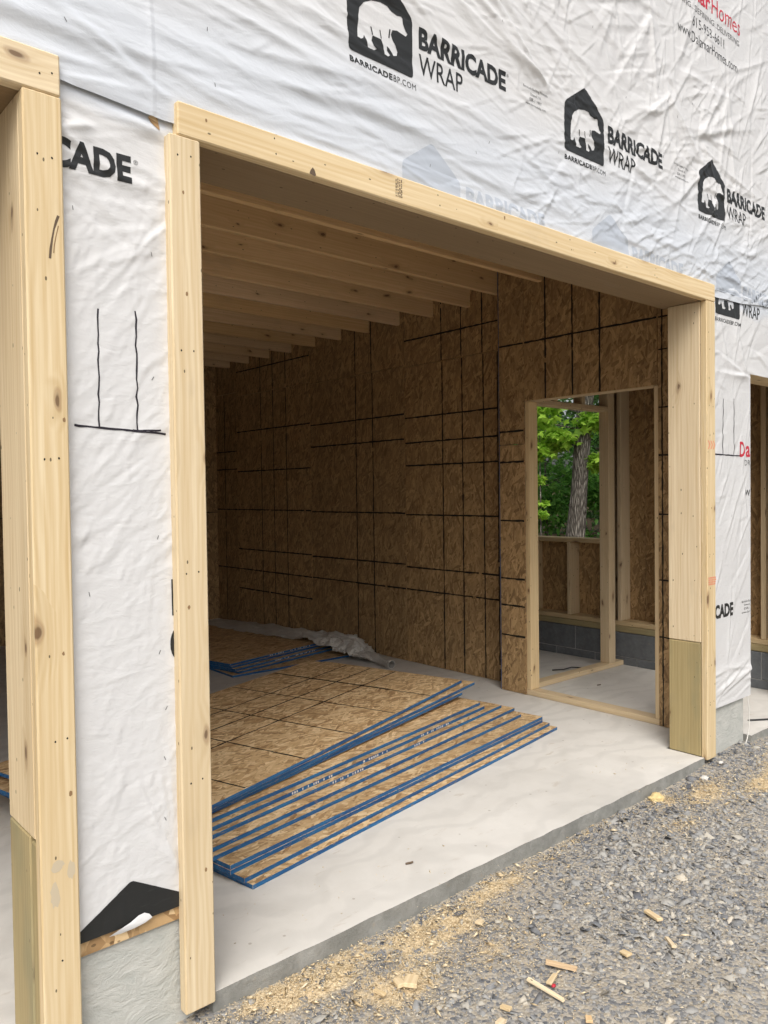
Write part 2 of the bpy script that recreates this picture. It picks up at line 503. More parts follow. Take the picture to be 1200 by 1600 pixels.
def ground_z(x, y):
    z = -.062 + (vnoise(x, y, 1.2, 3) - .5) * .03 + (vnoise(x, y, 7, 5) - .5) * .022
    z = z - np.clip((-y - .3) * .012, 0, .05)
    # gravel raked against the right-hand pier
    z = z + .035 * np.exp(-((x - 3.3) / .5) ** 2 - ((y + .1) / .22) ** 2)
    # the wood behind the house rises gently
    d = np.clip(x - 7.5, 0, 60)
    return z + d * .035 * (y > -30)
SAW = [(.35, -.10, .28, .10, 1.0), (.75, -.14, .30, .11, 1.0), (1.12, -.10, .25, .06, .8), (.5, -.27, .22, .12, .85), (.85, -.35, .15, .10, .55), (1.6, -.06, .5, .03, .5),
       (2.40, -.10, .10, .07, 1.0), (2.62, -.20, .22, .08, .9), (2.95, -.33, .3, .07, .75), (2.2, -.3, .12, .05, .5), (3.3, -.3, .3, .1, .6), (.15, -.06, .15, .05, .9)]
def saw_den(x, y):
    s = np.zeros_like(x)
    for cx, cy, a, b, k in SAW:
        s = np.maximum(s, k * np.exp(-((x - cx) / a) ** 2 - ((y - cy) / b) ** 2))
    return s * (.45 + .9 * vnoise(x, y, 9, 8))
gx, gy = axis(-1.0, 4.6, .03, 150), axis(-2.2, .12, .03, 150)
GX, GY = np.meshgrid(gx, gy)
GZ = ground_z(GX, GY)
nx, ny = len(gx), len(gy)
idx = np.arange(nx * ny).reshape(ny, nx)
quads = np.stack([idx[:-1, :-1], idx[:-1, 1:], idx[1:, 1:], idx[1:, :-1]], -1).reshape(-1, 4)
gme = npmesh('ground', np.stack([GX, GY, GZ], -1).reshape(-1, 3), quads, True)
at = gme.attributes.new('saw', 'FLOAT', 'POINT'); at.data.foreach_set('value', saw_den(GX, GY).ravel().astype(np.float32))
at = gme.attributes.new('forest', 'FLOAT', 'POINT'); at.data.foreach_set('value', np.clip((GX - 6.2) / 1.2, 0, 1).ravel().astype(np.float32))
tag(mesh_obj('ground', gme, M['ground']), kind='structure')

# ------------------------------------------------------------------ garage floor
def prism(name, pts, z0, z1, mats, bev=0, side_idx=1):
    bm = bmesh.new()
    vs = [bm.verts.new((x, y, z1)) for x, y in pts]
    f = bm.faces.new(vs)
    r = bmesh.ops.extrude_face_region(bm, geom=[f])
    for v in r['geom']:
        if isinstance(v, bmesh.types.BMVert): v.co.z = z0
    bmesh.ops.recalc_face_normals(bm, faces=bm.faces)
    if bev:
        ed = [e for e in bm.edges if all(abs(v.co.z - z1) < 1e-5 for v in e.verts)]
        bmesh.ops.bevel(bm, geom=ed, offset=bev, segments=2, affect='EDGES')
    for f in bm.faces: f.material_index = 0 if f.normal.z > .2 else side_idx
    return bm_mesh(name, bm)
def front_edge(x0, x1, y, n):
    return [(x0 + (x1 - x0) * i / n, y + (0 if i in (0, n) else random.uniform(-.004, .004))) for i in range(n + 1)]
fl = [(-4.1, .205), (-3.44, .205)] + front_edge(-3.44, LJ, -.02, 30) + [(LJ, .205), (0, .205)] + front_edge(0, W, -.02, 40) \
    + [(W, .205), (RD0, .205)] + front_edge(RD0, RD1, -.02, 12) + [(RD1, .205), (XE + .05, .205), (XE + .05, YB + .1), (-4.1, YB + .1)]
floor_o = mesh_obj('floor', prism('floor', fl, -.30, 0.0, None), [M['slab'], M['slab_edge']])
tag(floor_o, kind='structure')

# ------------------------------------------------------------------ the wrapped front wall
front = thing('front_wall', (0, 0, -.06), 'house front wall covered in white printed house wrap around the open garage bay', 'wall')
def fb(name, lo, hi, mat='pine', **k): return board(name, lo, hi, M[mat], front, **k)
# sheathing and framing behind the film
for lo, hi in (((-4.2, .008, H + .041), (4.85, .186, 5.6)), ((LJ + .04, .008, .25), (-.04, .186, H + .039)), ((W + .04, .008, .25), (RD0, .186, H + .039)),
               ((RD1, .008, .25), (4.85, .186, H + .039)), ((RD0 + .002, .008, RDH + .04), (RD1 - .002, .186, H + .039)), ((-4.2, .008, .25), (-3.48, .186, H + .039))):
    fb('sheathing', lo, hi, 'osb_wall', bev=0)
# parged foundation stubs below the piers
for x0, x1 in ((LJ + .04, -.04), (W + .04, RD0 - .03), (RD1 + .01, 4.85), (-4.2, -3.48)):
    bm = box_bm((x1 - x0, .19, .55), .012, 2)
    for v in bm.verts:
        v.co += Vector((0, random.uniform(-.002, .002), 0))
    mesh_obj('foundation', bm_mesh('foundation', bm), M['parge'], Matrix.Translation((x0, .012, -.303)), front)
# jambs: pine above, treated boards at the foot
fb('jamb_board', (W, 0, .622), (W + .038, .187, H), 'pine')
tj = fb('treated_board', (W, .002, 0.001), (W + .038, .186, .619), 'treated')
tag(tj, 'green-brown treated board at the foot of the right jamb')
fb('jamb_board', (-.038, 0, .622), (0, .187, H), 'pine')
fb('treated_board', (-.038, .002, 0.001), (0, .186, .619), 'treated')
fb('jamb_board', (LJ, 0, .588), (LJ + .038, .217, H), 'pine')
tj = fb('treated_board', (LJ, .046, 0.001), (LJ + .038, .216, .585), 'treated')
tag(tj, 'greenish treated board at the foot of the left jamb')
fb('treated_strip', (LJ + .003, .002, 0.001), (LJ + .04, .044, .575), 'treated')
fb('jamb_board', (-3.478, 0, 0.001), (-3.44, .217, H), 'pine')
# headers and their undersides
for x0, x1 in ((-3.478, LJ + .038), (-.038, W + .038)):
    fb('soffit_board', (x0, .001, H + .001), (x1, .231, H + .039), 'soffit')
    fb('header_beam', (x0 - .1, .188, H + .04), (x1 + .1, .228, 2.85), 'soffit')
fb('door_header', (RD0, .002, RDH), (RD1, .186, RDH + .038), 'pine')
# trim nailed over the film
fb('trim_board', (W, -TT, -.0106), (W + TW, -.001, H - .001))
TRIM_R = bpy.data.objects[[o.name for o in front.children if o.name.startswith('trim_board')][-1]]
bm = box_bm((H + .017, TW, TT - .001), .0025)
fb('trim_board', (LJ, -TT, -.32), (LJ + TW, -.001, H - .001))
tl = fb('trim_board', (-TW, -TT, -.0178), (0, -.001, H - .001))
fb('header_trim', (-.068, -TT, H + .0005), (W + TW, -.001, H + .0945))
fb('header_trim', (-3.535, -TT, H + .0005), (LJ + TW - .002, -.001, H + .104))
fb('trim_board', (-3.535, -TT, -.05), (-3.44, -.001, H - .001))

# ---- film: height fields with creases
def make_creases(specs, xs, zs):
    Hh = np.zeros((len(zs), len(xs)))
    for cx, cz, th, L, w, A, cv in specs:
        ext = L * 1.35 + 3 * w
        ex = abs(math.cos(th)) * ext + abs(math.sin(th)) * w * 8 + .02; ez = abs(math.sin(th)) * ext + abs(math.cos(th)) * w * 8 + .02 + abs(cv) * L * L
        i0, i1 = np.searchsorted(xs, [cx - ex, cx + ex]); j0, j1 = np.searchsorted(zs, [cz - ez, cz + ez])
        if i1 <= i0 or j1 <= j0: continue
        X, Z = np.meshgrid(xs[i0:i1], zs[j0:j1])
        s = (X - cx) * math.cos(th) + (Z - cz) * math.sin(th)
        d = -(X - cx) * math.sin(th) + (Z - cz) * math.cos(th) - cv * s * s
        u = d / w
        prof = np.where(u < 0, np.exp(-np.abs(u / .75) ** 1.15), np.exp(-np.abs(u / 1.9) ** 1.15)) - .3 * np.exp(-((u + 1.9) / 1.0) ** 2)
        Hh[j0:j1, i0:i1] += A * np.exp(-np.abs(s / L) ** 3) * prof
    return Hh

class Film:
    def __init__(s, name, xs, zs, specs, off, keep=None, base_noise=.004, edge=None, seed=1, fade=None, gain=1.0):
        s.xs, s.zs = xs, zs
        X, Z = np.meshgrid(xs, zs)
        Hh = make_creases(specs, xs, zs) * gain + (vnoise(X, Z, 2.2, seed, 3) - .5) * base_noise
        Hh = np.maximum(Hh, -.0055)
        if fade: Hh = Hh * np.clip((fade - Z) / .06, .12, 1)
        Hh = off + Hh
        s.H = Hh
        Zm = Z.copy()
        if edge is not None: Zm = edge(X, Z)
        v = np.stack([X, -Hh, Zm], -1).reshape(-1, 3)
        n, m = len(xs), len(zs)
        idx = np.arange(n * m).reshape(m, n)
        q = np.stack([idx[:-1, :-1], idx[:-1, 1:], idx[1:, 1:], idx[1:, :-1]], -1).reshape(-1, 4)
        if keep is not None:
            cx = (X[:-1, :-1] + X[1:, 1:]).ravel() / 2; cz = (Z[:-1, :-1] + Z[1:, 1:]).ravel() / 2
            q = q[keep(cx, cz)]
            used = np.unique(q); mp = -np.ones(n * m, int); mp[used] = np.arange(len(used)); v = v[used]; q = mp[q]
        me = npmesh(name, v, q, True)
        s.o = mesh_obj(name, me, M['wrap'], None, front)
    def y(s, x, z):
        i = np.clip(np.searchsorted(s.xs, x) - 1, 0, len(s.xs) - 2); j = np.clip(np.searchsorted(s.zs, z) - 1, 0, len(s.zs) - 2)
        fx = (x - s.xs[i]) / (s.xs[i + 1] - s.xs[i]); fz = (z - s.zs[j]) / (s.zs[j + 1] - s.zs[j])
        fx = np.clip(fx, 0, 1); fz = np.clip(fz, 0, 1)
        A = s.H
        return -((A[j, i] * (1 - fx) + A[j, i + 1] * fx) * (1 - fz) + (A[j + 1, i] * (1 - fx) + A[j + 1, i + 1] * fx) * fz)
    def drape(s, name, me, mat, off=.0011, label=None):
        """lay a flat print (mesh in x, z given as local x, y) on the film"""
        bm = bmesh.new(); bm.from_mesh(me); bpy.data.meshes.remove(me)
        if not bm.verts: bm.free(); return None
        bmesh.ops.triangulate(bm, faces=bm.faces)
        co = np.array([v.co[:] for v in bm.verts]); lo, hi = co.min(0), co.max(0)
        for arr, ax in ((s.xs, 0), (s.zs, 1)):
            for c in arr[(arr > lo[ax]) & (arr < hi[ax])]:
                p = (c, 0, 0) if ax == 0 else (0, c, 0)
                bmesh.ops.bisect_plane(bm, geom=bm.verts[:] + bm.edges[:] + bm.faces[:], dist=1e-6, plane_co=p, plane_no=(1, 0, 0) if ax == 0 else (0, 1, 0))
        bmesh.ops.triangulate(bm, faces=bm.faces)
        co = np.array([v.co[:] for v in bm.verts]); y = s.y(co[:, 0], co[:, 1]) - off
        for v, yy in zip(bm.verts, y): v.co = Vector((v.co.x, yy, v.co.y))
        bm.normal_update()
        for f in bm.faces:
            if f.normal.y > 0: f.normal_flip()
        o = mesh_obj(name, bm_mesh(name, bm), mat, None, s.o, True)
        if label: o['label'] = label
        return o

def curve_mesh(splines):
    cu = bpy.data.curves.new('c', 'CURVE'); cu.dimensions = '2D'; cu.fill_mode = 'BOTH'
    for pts in splines:
        sp = cu.splines.new('POLY'); sp.points.add(len(pts) - 1); sp.use_cyclic_u = True
        for q, (x, y) in zip(sp.points, pts): q.co = (x, y, 0, 1)
    return _to_mesh(cu)
def _to_mesh(cu):
    o = bpy.data.objects.new('tmp', cu); COL.objects.link(o)
    dg = bpy.context.evaluated_depsgraph_get(); dg.update()
    me = bpy.data.meshes.new_from_object(o.evaluated_get(dg))
    bpy.data.objects.remove(o); bpy.data.curves.remove(cu)
    return me
def text_mesh(txt, x0, x1, z0, z1, bold=0.0, space=1.0, slant=0.0, rot=0.0):
    cu = bpy.data.curves.new('t', 'FONT'); cu.body = txt; cu.resolution_u = 3; cu.offset = bold; cu.space_character = space; cu.fill_mode = 'BOTH'
    me = _to_mesh(cu)
    co = np.zeros(len(me.vertices) * 3, dtype=np.float32); me.vertices.foreach_get('co', co); co = co.reshape(-1, 3)
    lo, hi = co.min(0), co.max(0)
    co[:, 0] = x0 + (co[:, 0] - lo[0]) / (hi[0] - lo[0]) * (x1 - x0)
    co[:, 1] = z0 + (co[:, 1] - lo[1]) / (hi[1] - lo[1]) * (z1 - z0)
    if rot:
        co[:, 1] += (co[:, 0] - x0) * math.tan(rot)
    me.vertices.foreach_set('co', co.ravel()); me.update()
    return me
def rounded(pts, r, n=4):
    out = []
    k = len(pts)
    for i in range(k):
        p, a, b = Vector(pts[i]), Vector(pts[i - 1]), Vector(pts[(i + 1) % k])
        pa = p + (a - p).normalized() * r; pb = p + (b - p).normalized() * r
        for j in range(n + 1):
            t = j / n; out.append(tuple((1 - t) ** 2 * pa + 2 * t * (1 - t) * p + t * t * pb))
    return out

# bear outline, in the emblem's own units (0..1 across the house, metres up)
_b = [(95, 270), (99, 232), (113, 206), (138, 190), (168, 192), (190, 204), (203, 224), (222, 238), (236, 240), (241, 248), (243, 270), (251, 296), (258, 310), (252, 320), (238, 312),
      (222, 302), (206, 303), (201, 322), (206, 345), (216, 366), (223, 392), (220, 408), (209, 411), (203, 398), (194, 384), (186, 376), (188, 396), (197, 412), (189, 420), (178, 414),
      (175, 380), (168, 352), (140, 344), (136, 366), (141, 388), (152, 400), (143, 407), (124, 401), (119, 372), (112, 350), (108, 366), (100, 372), (90, 366), (92, 330)]
def _bu(x, y):
    u = (x - 60) / 215.0
    return u, ((430 + u * 60) - y) / (1366 - 196 * u)
BEAR = [_bu(*q) for q in _b]
SLITS = [[_bu(*q) for q in s] for s in ([(133, 306), (137, 307), (141, 340), (138, 342)], [(163, 312), (166, 312), (170, 348), (167, 348)], [(196, 300), (200, 302), (196, 340), (192, 338)])]
def emblem(x, z, s=1.0, w=.297):
    house = rounded([(x, z), (x + w * s, z), (x + w * s, z + .205 * s), (x + w * s / 2, z + .307 * s), (x, z + .205 * s)], .018 * s)
    f = lambda q: (x + q[0] * w * s, z + q[1] * s)
    return [house, [f(q) for q in BEAR]] + [[f(q) for q in sl] for sl in SLITS]

def barricade(film, x, z, ghost=False, which='all'):
    """the maker's mark: emblem, name, web address, fine print; x, z = lower left of the emblem"""
    m = M['ghost'] if ghost else M['print']
    off = .0011
    film.drape('bear_emblem', curve_mesh(emblem(x, z)), m, off)
    film.drape('lettering', text_mesh('BARRICADE', x + .329, x + .806, z + .118, z + .196, .042), m, off)
    if ghost: return
    film.drape('lettering', text_mesh('WRAP', x + .329, x + .556, z + .030, z + .102, .004), m, off)
    film.drape('lettering', text_mesh('BARRICADE', x + .004, x + .196, z - .040, z - .018, .034, 1.1), m, off)
    film.drape('lettering', text_mesh('BP.COM', x + .201, x + .308, z - .040, z - .018, -.004, 1.1), m, off)
    film.drape('trademark', text_mesh('®', x + .811, x + .823, z + .18, z + .192), M['grey_print'], off)
    for i, (t, a, b) in enumerate((('Barricade Building Products', .915, 1.07), ('Doswell, VA', .962, 1.03), ('ESR-1 1997', .955, 1.035), ('www.barricadebp.com', .93, 1.06))):
        film.drape('fine_print', text_mesh(t, x + a, x + b, z + .175 - i * .021, z + .188 - i * .021), M['grey_print'], off)

rr = random.Random(5)
def wr(x0, x1, z0, z1, n, th, sth, L, w, A):
    out = []
    for _ in range(n):
        out.append((rr.uniform(x0, x1), rr.uniform(z0, z1), R(rr.gauss(th, sth)), rr.uniform(*L), rr.uniform(*w), rr.uniform(*A) * rr.choice((1, 1, 1, -.6)), rr.uniform(-.5, .5) * .4))
    return out
def fan(cx, cz, n, a0, a1, L, w, A):
    """creases pulled out from one staple"""
    out = []
    for i in range(n):
        a = R(rr.uniform(a0, a1)); l = rr.uniform(*L)
        out.append((cx + math.cos(a) * l * 1.05, cz + math.sin(a) * l * 1.05, a, l, rr.uniform(*w), rr.uniform(*A), rr.uniform(-.15, .15)))
    return out
STEP = .0065
# upper course of film, lapped over the lower one
xs_u = np.concatenate([np.linspace(-4.2, -1.0, 40, endpoint=False), np.arange(-1.0, 4.0, STEP), np.linspace(4.0, 4.86, 20)])
zs_u = np.concatenate([np.arange(2.492, 4.46, STEP), np.linspace(4.47, 5.6, 24)])
spec = [(-.13, 2.95, R(90), .62, .004, .004, 0.0)] + wr(-1.0, .9, 2.5, 3.3, 46, -3, 5, (.2, .7), (.010, .026), (.003, .0085)) \
    + wr(.2, 1.9, 2.5, 2.95, 46, 4, 10, (.10, .35), (.008, .02), (.002, .006)) \
    + wr(.8, 2.0, 3.15, 3.7, 26, -24, 7, (.2, .55), (.010, .022), (.003, .008)) \
    + wr(1.6, 4.0, 2.5, 2.95, 90, 16, 20, (.08, .32), (.008, .02), (.002, .0065)) \
    + wr(2.0, 4.0, 2.9, 3.8, 70, 35, 34, (.08, .30), (.008, .02), (.003, .009)) \
    + wr(2.0, 4.0, 3.5, 4.6, 40, 60, 30, (.08, .32), (.008, .02), (.003, .009)) \
    + wr(-1.0, 1.8, 2.5, 3.5, 620, -4, 13, (.03, .16), (.004, .008), (.001, .0034)) + wr(1.4, 4.0, 2.5, 3.2, 560, 14, 26, (.03, .13), (.004, .008), (.001, .004)) \
    + wr(1.2, 4.0, 3.1, 4.5, 640, 40, 45, (.03, .14), (.004, .009), (.001, .0045)) \
    + fan(1.62, 3.14, 9, 142, 166, (.2, .4), (.010, .02), (.004, .009)) + fan(2.62, 3.42, 8, 200, 330, (.08, .3), (.01, .02), (.004, .010)) \
    + fan(2.95, 3.33, 7, -70, 60, (.08, .25), (.01, .02), (.004, .009)) + fan(3.25, 3.62, 7, 120, 300, (.08, .3), (.01, .02), (.004, .010)) \
    + fan(2.45, 3.75, 7, 190, 300, (.1, .3), (.01, .02), (.004, .010)) + fan(-.1, 2.56, 6, 150, 200, (.1, .3), (.008, .016), (.003, .006))
upper = Film('house_wrap', xs_u, zs_u, spec, .0145, seed=2, base_noise=.007, gain=.76,
             edge=lambda X, Z: Z + np.clip((2.64 - Z) / .15, 0, 1) * ((vnoise(X, Z * 0, 3, 4, 3) - .5) * .025 + np.clip((X - 3.1) * .07, 0, .05) + np.clip((-.1 - X) * .06, 0, .03)))
upper.o['label'] = 'upper course of white house wrap with four large printed marks'
# lower course on the pier between the two bays
xs_l = np.arange(LJ + .01, -.01, .006); zs_l = np.arange(.29, 2.535, .006)
spec = wr(LJ, 0, 2.15, 2.53, 26, -18, 16, (.06, .25), (.007, .016), (.002, .007)) + wr(LJ, 0, 1.3, 2.25, 50, 42, 14, (.04, .16), (.006, .014), (.001, .0035)) + wr(LJ, 0, 1.2, 2.3, 420, 58, 18, (.02, .10), (.003, .006), (.0006, .0022)) + wr(LJ, 0, .3, 1.3, 420, 72, 35, (.015, .08), (.003, .006), (.0005, .002)) + wr(LJ, 0, 2.2, 2.5, 60, -8, 25, (.02, .08), (.004, .008), (.0008, .0025)) \
    + wr(LJ, 0, .3, 1.4, 34, 60, 30, (.03, .15), (.006, .014), (.0008, .003)) + fan(-.10, .40, 9, 60, 130, (.05, .16), (.006, .012), (.003, .007)) \
    + fan(-.30, 2.42, 8, 150, 215, (.03, .12), (.007, .014), (.003, .008)) + fan(-.10, 2.2, 7, 170, 240, (.06, .2), (.006, .012), (.002, .005)) + fan(-.1, 2.46, 7, 160, 200, (.05, .2), (.008, .014), (.003, .007))
left_f = Film('house_wrap', xs_l, zs_l, spec, .006, seed=5, base_noise=.003, fade=2.52, gain=.58,
              edge=lambda X, Z: np.where(Z < .33, Z + (vnoise(X, Z * 0, 60, 4, 3) - .5) * .012 * (1 - (Z - .29) / .04) + .004 * np.sin(X * 30), Z))
left_f.o['label'] = 'house wrap on the narrow pier between the two garage openings'
# lower course on the right pier and round the door opening
xs_r = np.arange(W + .03, 4.86, .007); zs_r = np.arange(.235, 2.56, .007)
spec = wr(3.05, 3.6, .3, 2.5, 40, 62, 14, (.06, .3), (.007, .018), (.002, .006)) + wr(3.05, 3.6, .25, .45, 14, 8, 10, (.1, .3), (.008, .014), (.003, .008)) \
    + wr(3.05, 4.8, 2.1, 2.5, 40, 20, 40, (.05, .2), (.007, .016), (.002, .006)) + fan(3.5, 2.1, 8, 100, 200, (.05, .2), (.008, .015), (.003, .008)) + wr(3.05, 3.6, 1.2, 2.1, 30, 50, 30, (.03, .1), (.006, .012), (.001, .004))
right_f = Film('house_wrap', xs_r, zs_r, spec, .007, seed=7, base_noise=.005, fade=2.54, gain=.75,
               keep=lambda x, z: ~((x > RD0 + .018) & (x < RD1) & (z < RDH)) & ~((x > RD1) & (z < .25)))
right_f.o['label'] = 'house wrap on the right pier and around the doorway beside it'
xs_q = np.linspace(-4.2, -3.46, 20); zs_q = np.linspace(.26, 2.53, 50)
Film('house_wrap', xs_q, zs_q, wr(-4.2, -3.4, .3, 2.5, 20, 40, 30, (.1, .3), (.02, .03), (.002, .006)), .006, seed=9)
# film turned into the door opening
bm = bmesh.new()
rows = []
for j in range(60):
    z = .24 + (RDH - .24) * j / 59
    bul = .012 * math.sin(j * .32) + .008 * math.sin(j * .9 + 1)
    rows.append([bm.verts.new((RD0 + .018 + bul * .5 * k / 4, -.008 + .03 * k, z)) for k in range(5)])
for a, b in zip(rows[:-1], rows[1:]):
    for k in range(4): bm.faces.new((a[k], a[k + 1], b[k + 1], b[k]))
mesh_obj('wrap_return', bm_mesh('wrap_return', bm), M['wrap'], None, front, True)

# ---- printing on the film
for x in (.557, 1.746, 2.914, 4.08 - .02):
    if x < 4: barricade(upper, x, 2.922)
# the fine print that ends the mark before the first one
for i, (t, a, b) in enumerate((('Barricade Building Products', .915, 1.07), ('Doswell, VA', .962, 1.03), ('ESR-1 1997', .955, 1.035), ('www.barricadebp.com', .93, 1.06))):
    upper.drape('fine_print', text_mesh(t, .557 - 1.18 + a, .557 - 1.18 + b, 2.922 + .175 - i * .021, 2.922 + .188 - i * .021), M['grey_print'])
# marks of the sheet below, showing through the lap
for x in (.795, 1.945, 3.115): 
    gx_ = emblem(x, 2.415)
    upper.drape('emblem_showing_through', curve_mesh([[(a, max(b, 2.553 if x < 3 else 2.54)) for a, b in s] for s in gx_[:1]]), M['ghost'], .0010)
    upper.drape('lettering_showing_through', text_mesh('BARRICADE', x + .329, min(x + .806, 3.99), 2.533, 2.611, .042), M['ghost'], .0010)
# builder's advertisement high on the right
upper.drape('lettering', text_mesh('Dalamar', 2.60, 3.055, 4.005, 4.095, .022), M['red_print'])
upper.drape('lettering', text_mesh('Homes', 3.07, 3.407, 4.005, 4.095, -.004), M['red_print'])
upper.drape('lettering', text_mesh('DREAMING...DEFINING...DELIVERING', 2.60, 3.395, 3.945, 3.975, -.004), M['grey_print'])
upper.drape('lettering', text_mesh('615-953-6611', 2.86, 3.214, 3.868, 3.918, -.006), M['print'])
upper.drape('lettering', text_mesh('www.DalamarHomes.com', 2.709, 3.359, 3.785, 3.838, -.006), M['print'])
upper.drape('lettering', text_mesh('D', 3.795, 3.86, 4.005, 4.095, .022), M['red_print'])
# left pier: end of the name, the marker lines and the black emblem at the torn foot
left_f.drape('lettering', text_mesh('CADE', -.412, -.192, 2.296, 2.372, .045), M['print'])
left_f.drape('trademark', text_mesh('®', -.186, -.173, 2.352, 2.365), M['grey_print'])
left_f.drape('lettering', curve_mesh([[(-.0985, 1.118), (-.05, 1.118), (-.05, 1.22), (-.0995, 1.22)]]), M['print'])
circ = [(-.062 + .044 * math.cos(a), 1.037 + .058 * math.sin(a)) for a in np.linspace(0, 2 * math.pi, 30, endpoint=False)]
left_f.drape('emblem', curve_mesh([circ]), M['print'])
left_f.drape('emblem', curve_mesh([rounded([(-.40, .302), (-.233, .408), (-.075, .318), (-.06, .287), (-.40, .287)], .012)]), M['print'], label='black emblem cut off at the torn foot of the film')
def stroke(pts, w, seed=0):
    q = random.Random(seed); L, Rr = [], []
    for i, (x, z) in enumerate(pts):
        a = Vector(pts[max(i - 1, 0)]); b = Vector(pts[min(i + 1, len(pts) - 1)]); t = (b - a).normalized(); n = Vector((-t.y, t.x)); ww = w * q.uniform(.75, 1.2) / 2
        L.append((x + n.x * ww, z + n.y * ww)); Rr.append((x - n.x * ww, z - n.y * ww))
    return L + Rr[::-1]
def wob(a, b, n, amp, seed):
    q = random.Random(seed); return [(a[0] + (b[0] - a[0]) * i / n + q.uniform(-amp, amp), a[1] + (b[1] - a[1]) * i / n + q.uniform(-amp, amp) * .3) for i in range(n + 1)]
for i, (a, b, w) in enumerate((((-.291, 1.95), (-.295, 1.636), .0042), ((-.187, 1.958), (-.188, 1.634), .0048), ((-.361, 1.641), (-.105, 1.628), .0055), ((-.22, 1.633), (-.122, 1.637), .0048))):
    left_f.drape('marker_line', curve_mesh([stroke(wob(a, b, 14, .0022, i), w, i)]), M['marker'])
for i, (a, b, w) in enumerate((((3.212, 1.954), (3.205, 1.645), .006), ((3.337, 1.962), (3.341, 1.645), .006), ((3.06, 1.643), (3.425, 1.640), .007))):
    right_f.drape('marker_line', curve_mesh([stroke(wob(a, b, 14, .0025, i + 9), w, i + 3)]), M['marker'])
right_f.drape('lettering', text_mesh('D', 3.413, 3.472, 1.634, 1.722, .022), M['red_print'])
right_f.drape('lettering', text_mesh('a', 3.49, 3.543, 1.634, 1.70, .022), M['red_print'])
for t_, a_, b_ in (('D', 3.475, 3.505), ('R', 3.515, 3.545)): right_f.drape('lettering', text_mesh(t_, a_, b_, 1.586, 1.618, -.004), M['grey_print'])
right_f.drape('lettering', text_mesh('w', 3.475, 3.542, 1.41, 1.445, -.006), M['print'])
right_f.drape('lettering', text_mesh('CADE', 3.105, 3.322, .732, .810, .045), M['print'])
for i, (t, b) in enumerate((('Barricade Buil', 3.545), ('Doswell,', 3.535), ('ESR-', 3.53), ('www.bar', 3.54))):
    right_f.drape('fine_print', text_mesh(t, 3.435 + (.03 if i in (1, 2) else 0), b, .79 - i * .021, .803 - i * .021), M['grey_print'])
# the mark cut by the lap on the right pier
em = emblem(3.115, 2.415)
right_f.drape('bear_emblem', curve_mesh(em), M['print'])
right_f.drape('lettering', text_mesh('WRAP', 3.115 + .329, 3.115 + .556, 2.445, 2.517, .004), M['print'])
right_f.drape('lettering', text_mesh('BARRICADEBP.COM', 3.119, 3.42, 2.375, 2.397, .01, 1.1), M['print'])
# staples holding the film
rs = random.Random(44)
for f_, pts in ((left_f, [(-.13 + rs.uniform(-.012, .012), z_) for z_ in (.55, .72, .86, 1.02, 1.34, 1.78, 2.12)] + [(-.33, 1.2), (-.35, 2.2)]), (upper, [(rs.uniform(-.4, 3.7), rs.uniform(2.62, 2.9)) for _ in range(12)] + [(rs.uniform(.5, 3.7), rs.uniform(3.2, 3.6)) for _ in range(10)]), (right_f, [(3.2, 1.1), (3.3, 1.3), (3.25, 2.2), (3.4, .5)])):
    for (x_, z_) in pts:
        a_ = rs.uniform(-.6, .6) + math.pi / 2; dx, dz = math.cos(a_) * .006, math.sin(a_) * .006
        f_.drape('staple', curve_mesh([stroke([(x_ - dx, z_ - dz), (x_, z_), (x_ + dx, z_ + dz)], .0018)]), M['grey_print'], .0012)
# torn hole beside the header, board showing through
hole = [(-.140, 2.492), (-.132, 2.506), (-.120, 2.509), (-.112, 2.496), (-.109, 2.470), (-.112, 2.462), (-.122, 2.470), (-.133, 2.481)]
left_f.drape('torn_hole', curve_mesh([hole]), M['osb_sheet'], .0022, 'small tear in the film with strand board showing')
# torn tongue of film hanging over the bare board at the foot of the pier
bm = bmesh.new()
pts = [(-.300, .279), (-.280, .287), (-.262, .292), (-.240, .296), (-.215, .305), (-.198, .306), (-.186, .300), (-.178, .289), (-.2, .282), (-.23, .277), (-.265, .274)]
vs = [bm.verts.new((x, -.012 - .004 * math.sin(i), z)) for i, (x, z) in enumerate(pts)]; c = bm.verts.new((-.225, -.018, .290))
for i in range(len(vs)): bm.faces.new((c, vs[i], vs[(i + 1) % len(vs)]))
bmesh.ops.recalc_face_normals(bm, faces=bm.faces)
mesh_obj('torn_film', bm_mesh('torn_film', bm), M['wrap'], None, front, True)
# strand board strip left bare under the film
fb('bare_board', (LJ + .05, .0005, .246), (-.045, .007, .300), 'osb_sheet', bev=.0005)

# ---- stamps on the trim
def flat_mark(name, me, y, mat):
    co = np.zeros(len(me.vertices) * 3, dtype=np.float32); me.vertices.foreach_get('co', co); co = co.reshape(-1, 3)
    me.vertices.foreach_set('co', np.stack([co[:, 0], np.full(len(co), y), co[:, 1]], -1).ravel().astype(np.float32)); me.update()
    return mesh_obj(name, me, mat, None, front)
q = random.Random(3)
rects = []
for c in range(4):
    z = 2.478
    while z < 2.535:
        l = q.uniform(.003, .011)
        x = .744 + c * .0085
        rects.append([(x, z), (x + q.uniform(.003, .006), z), (x + q.uniform(.003, .006), z + l), (x, z + l)]); z += l + q.uniform(.0015, .004)
flat_mark('grade_stamp', curve_mesh(rects), -TT - .0006, M['stamp_dark'])
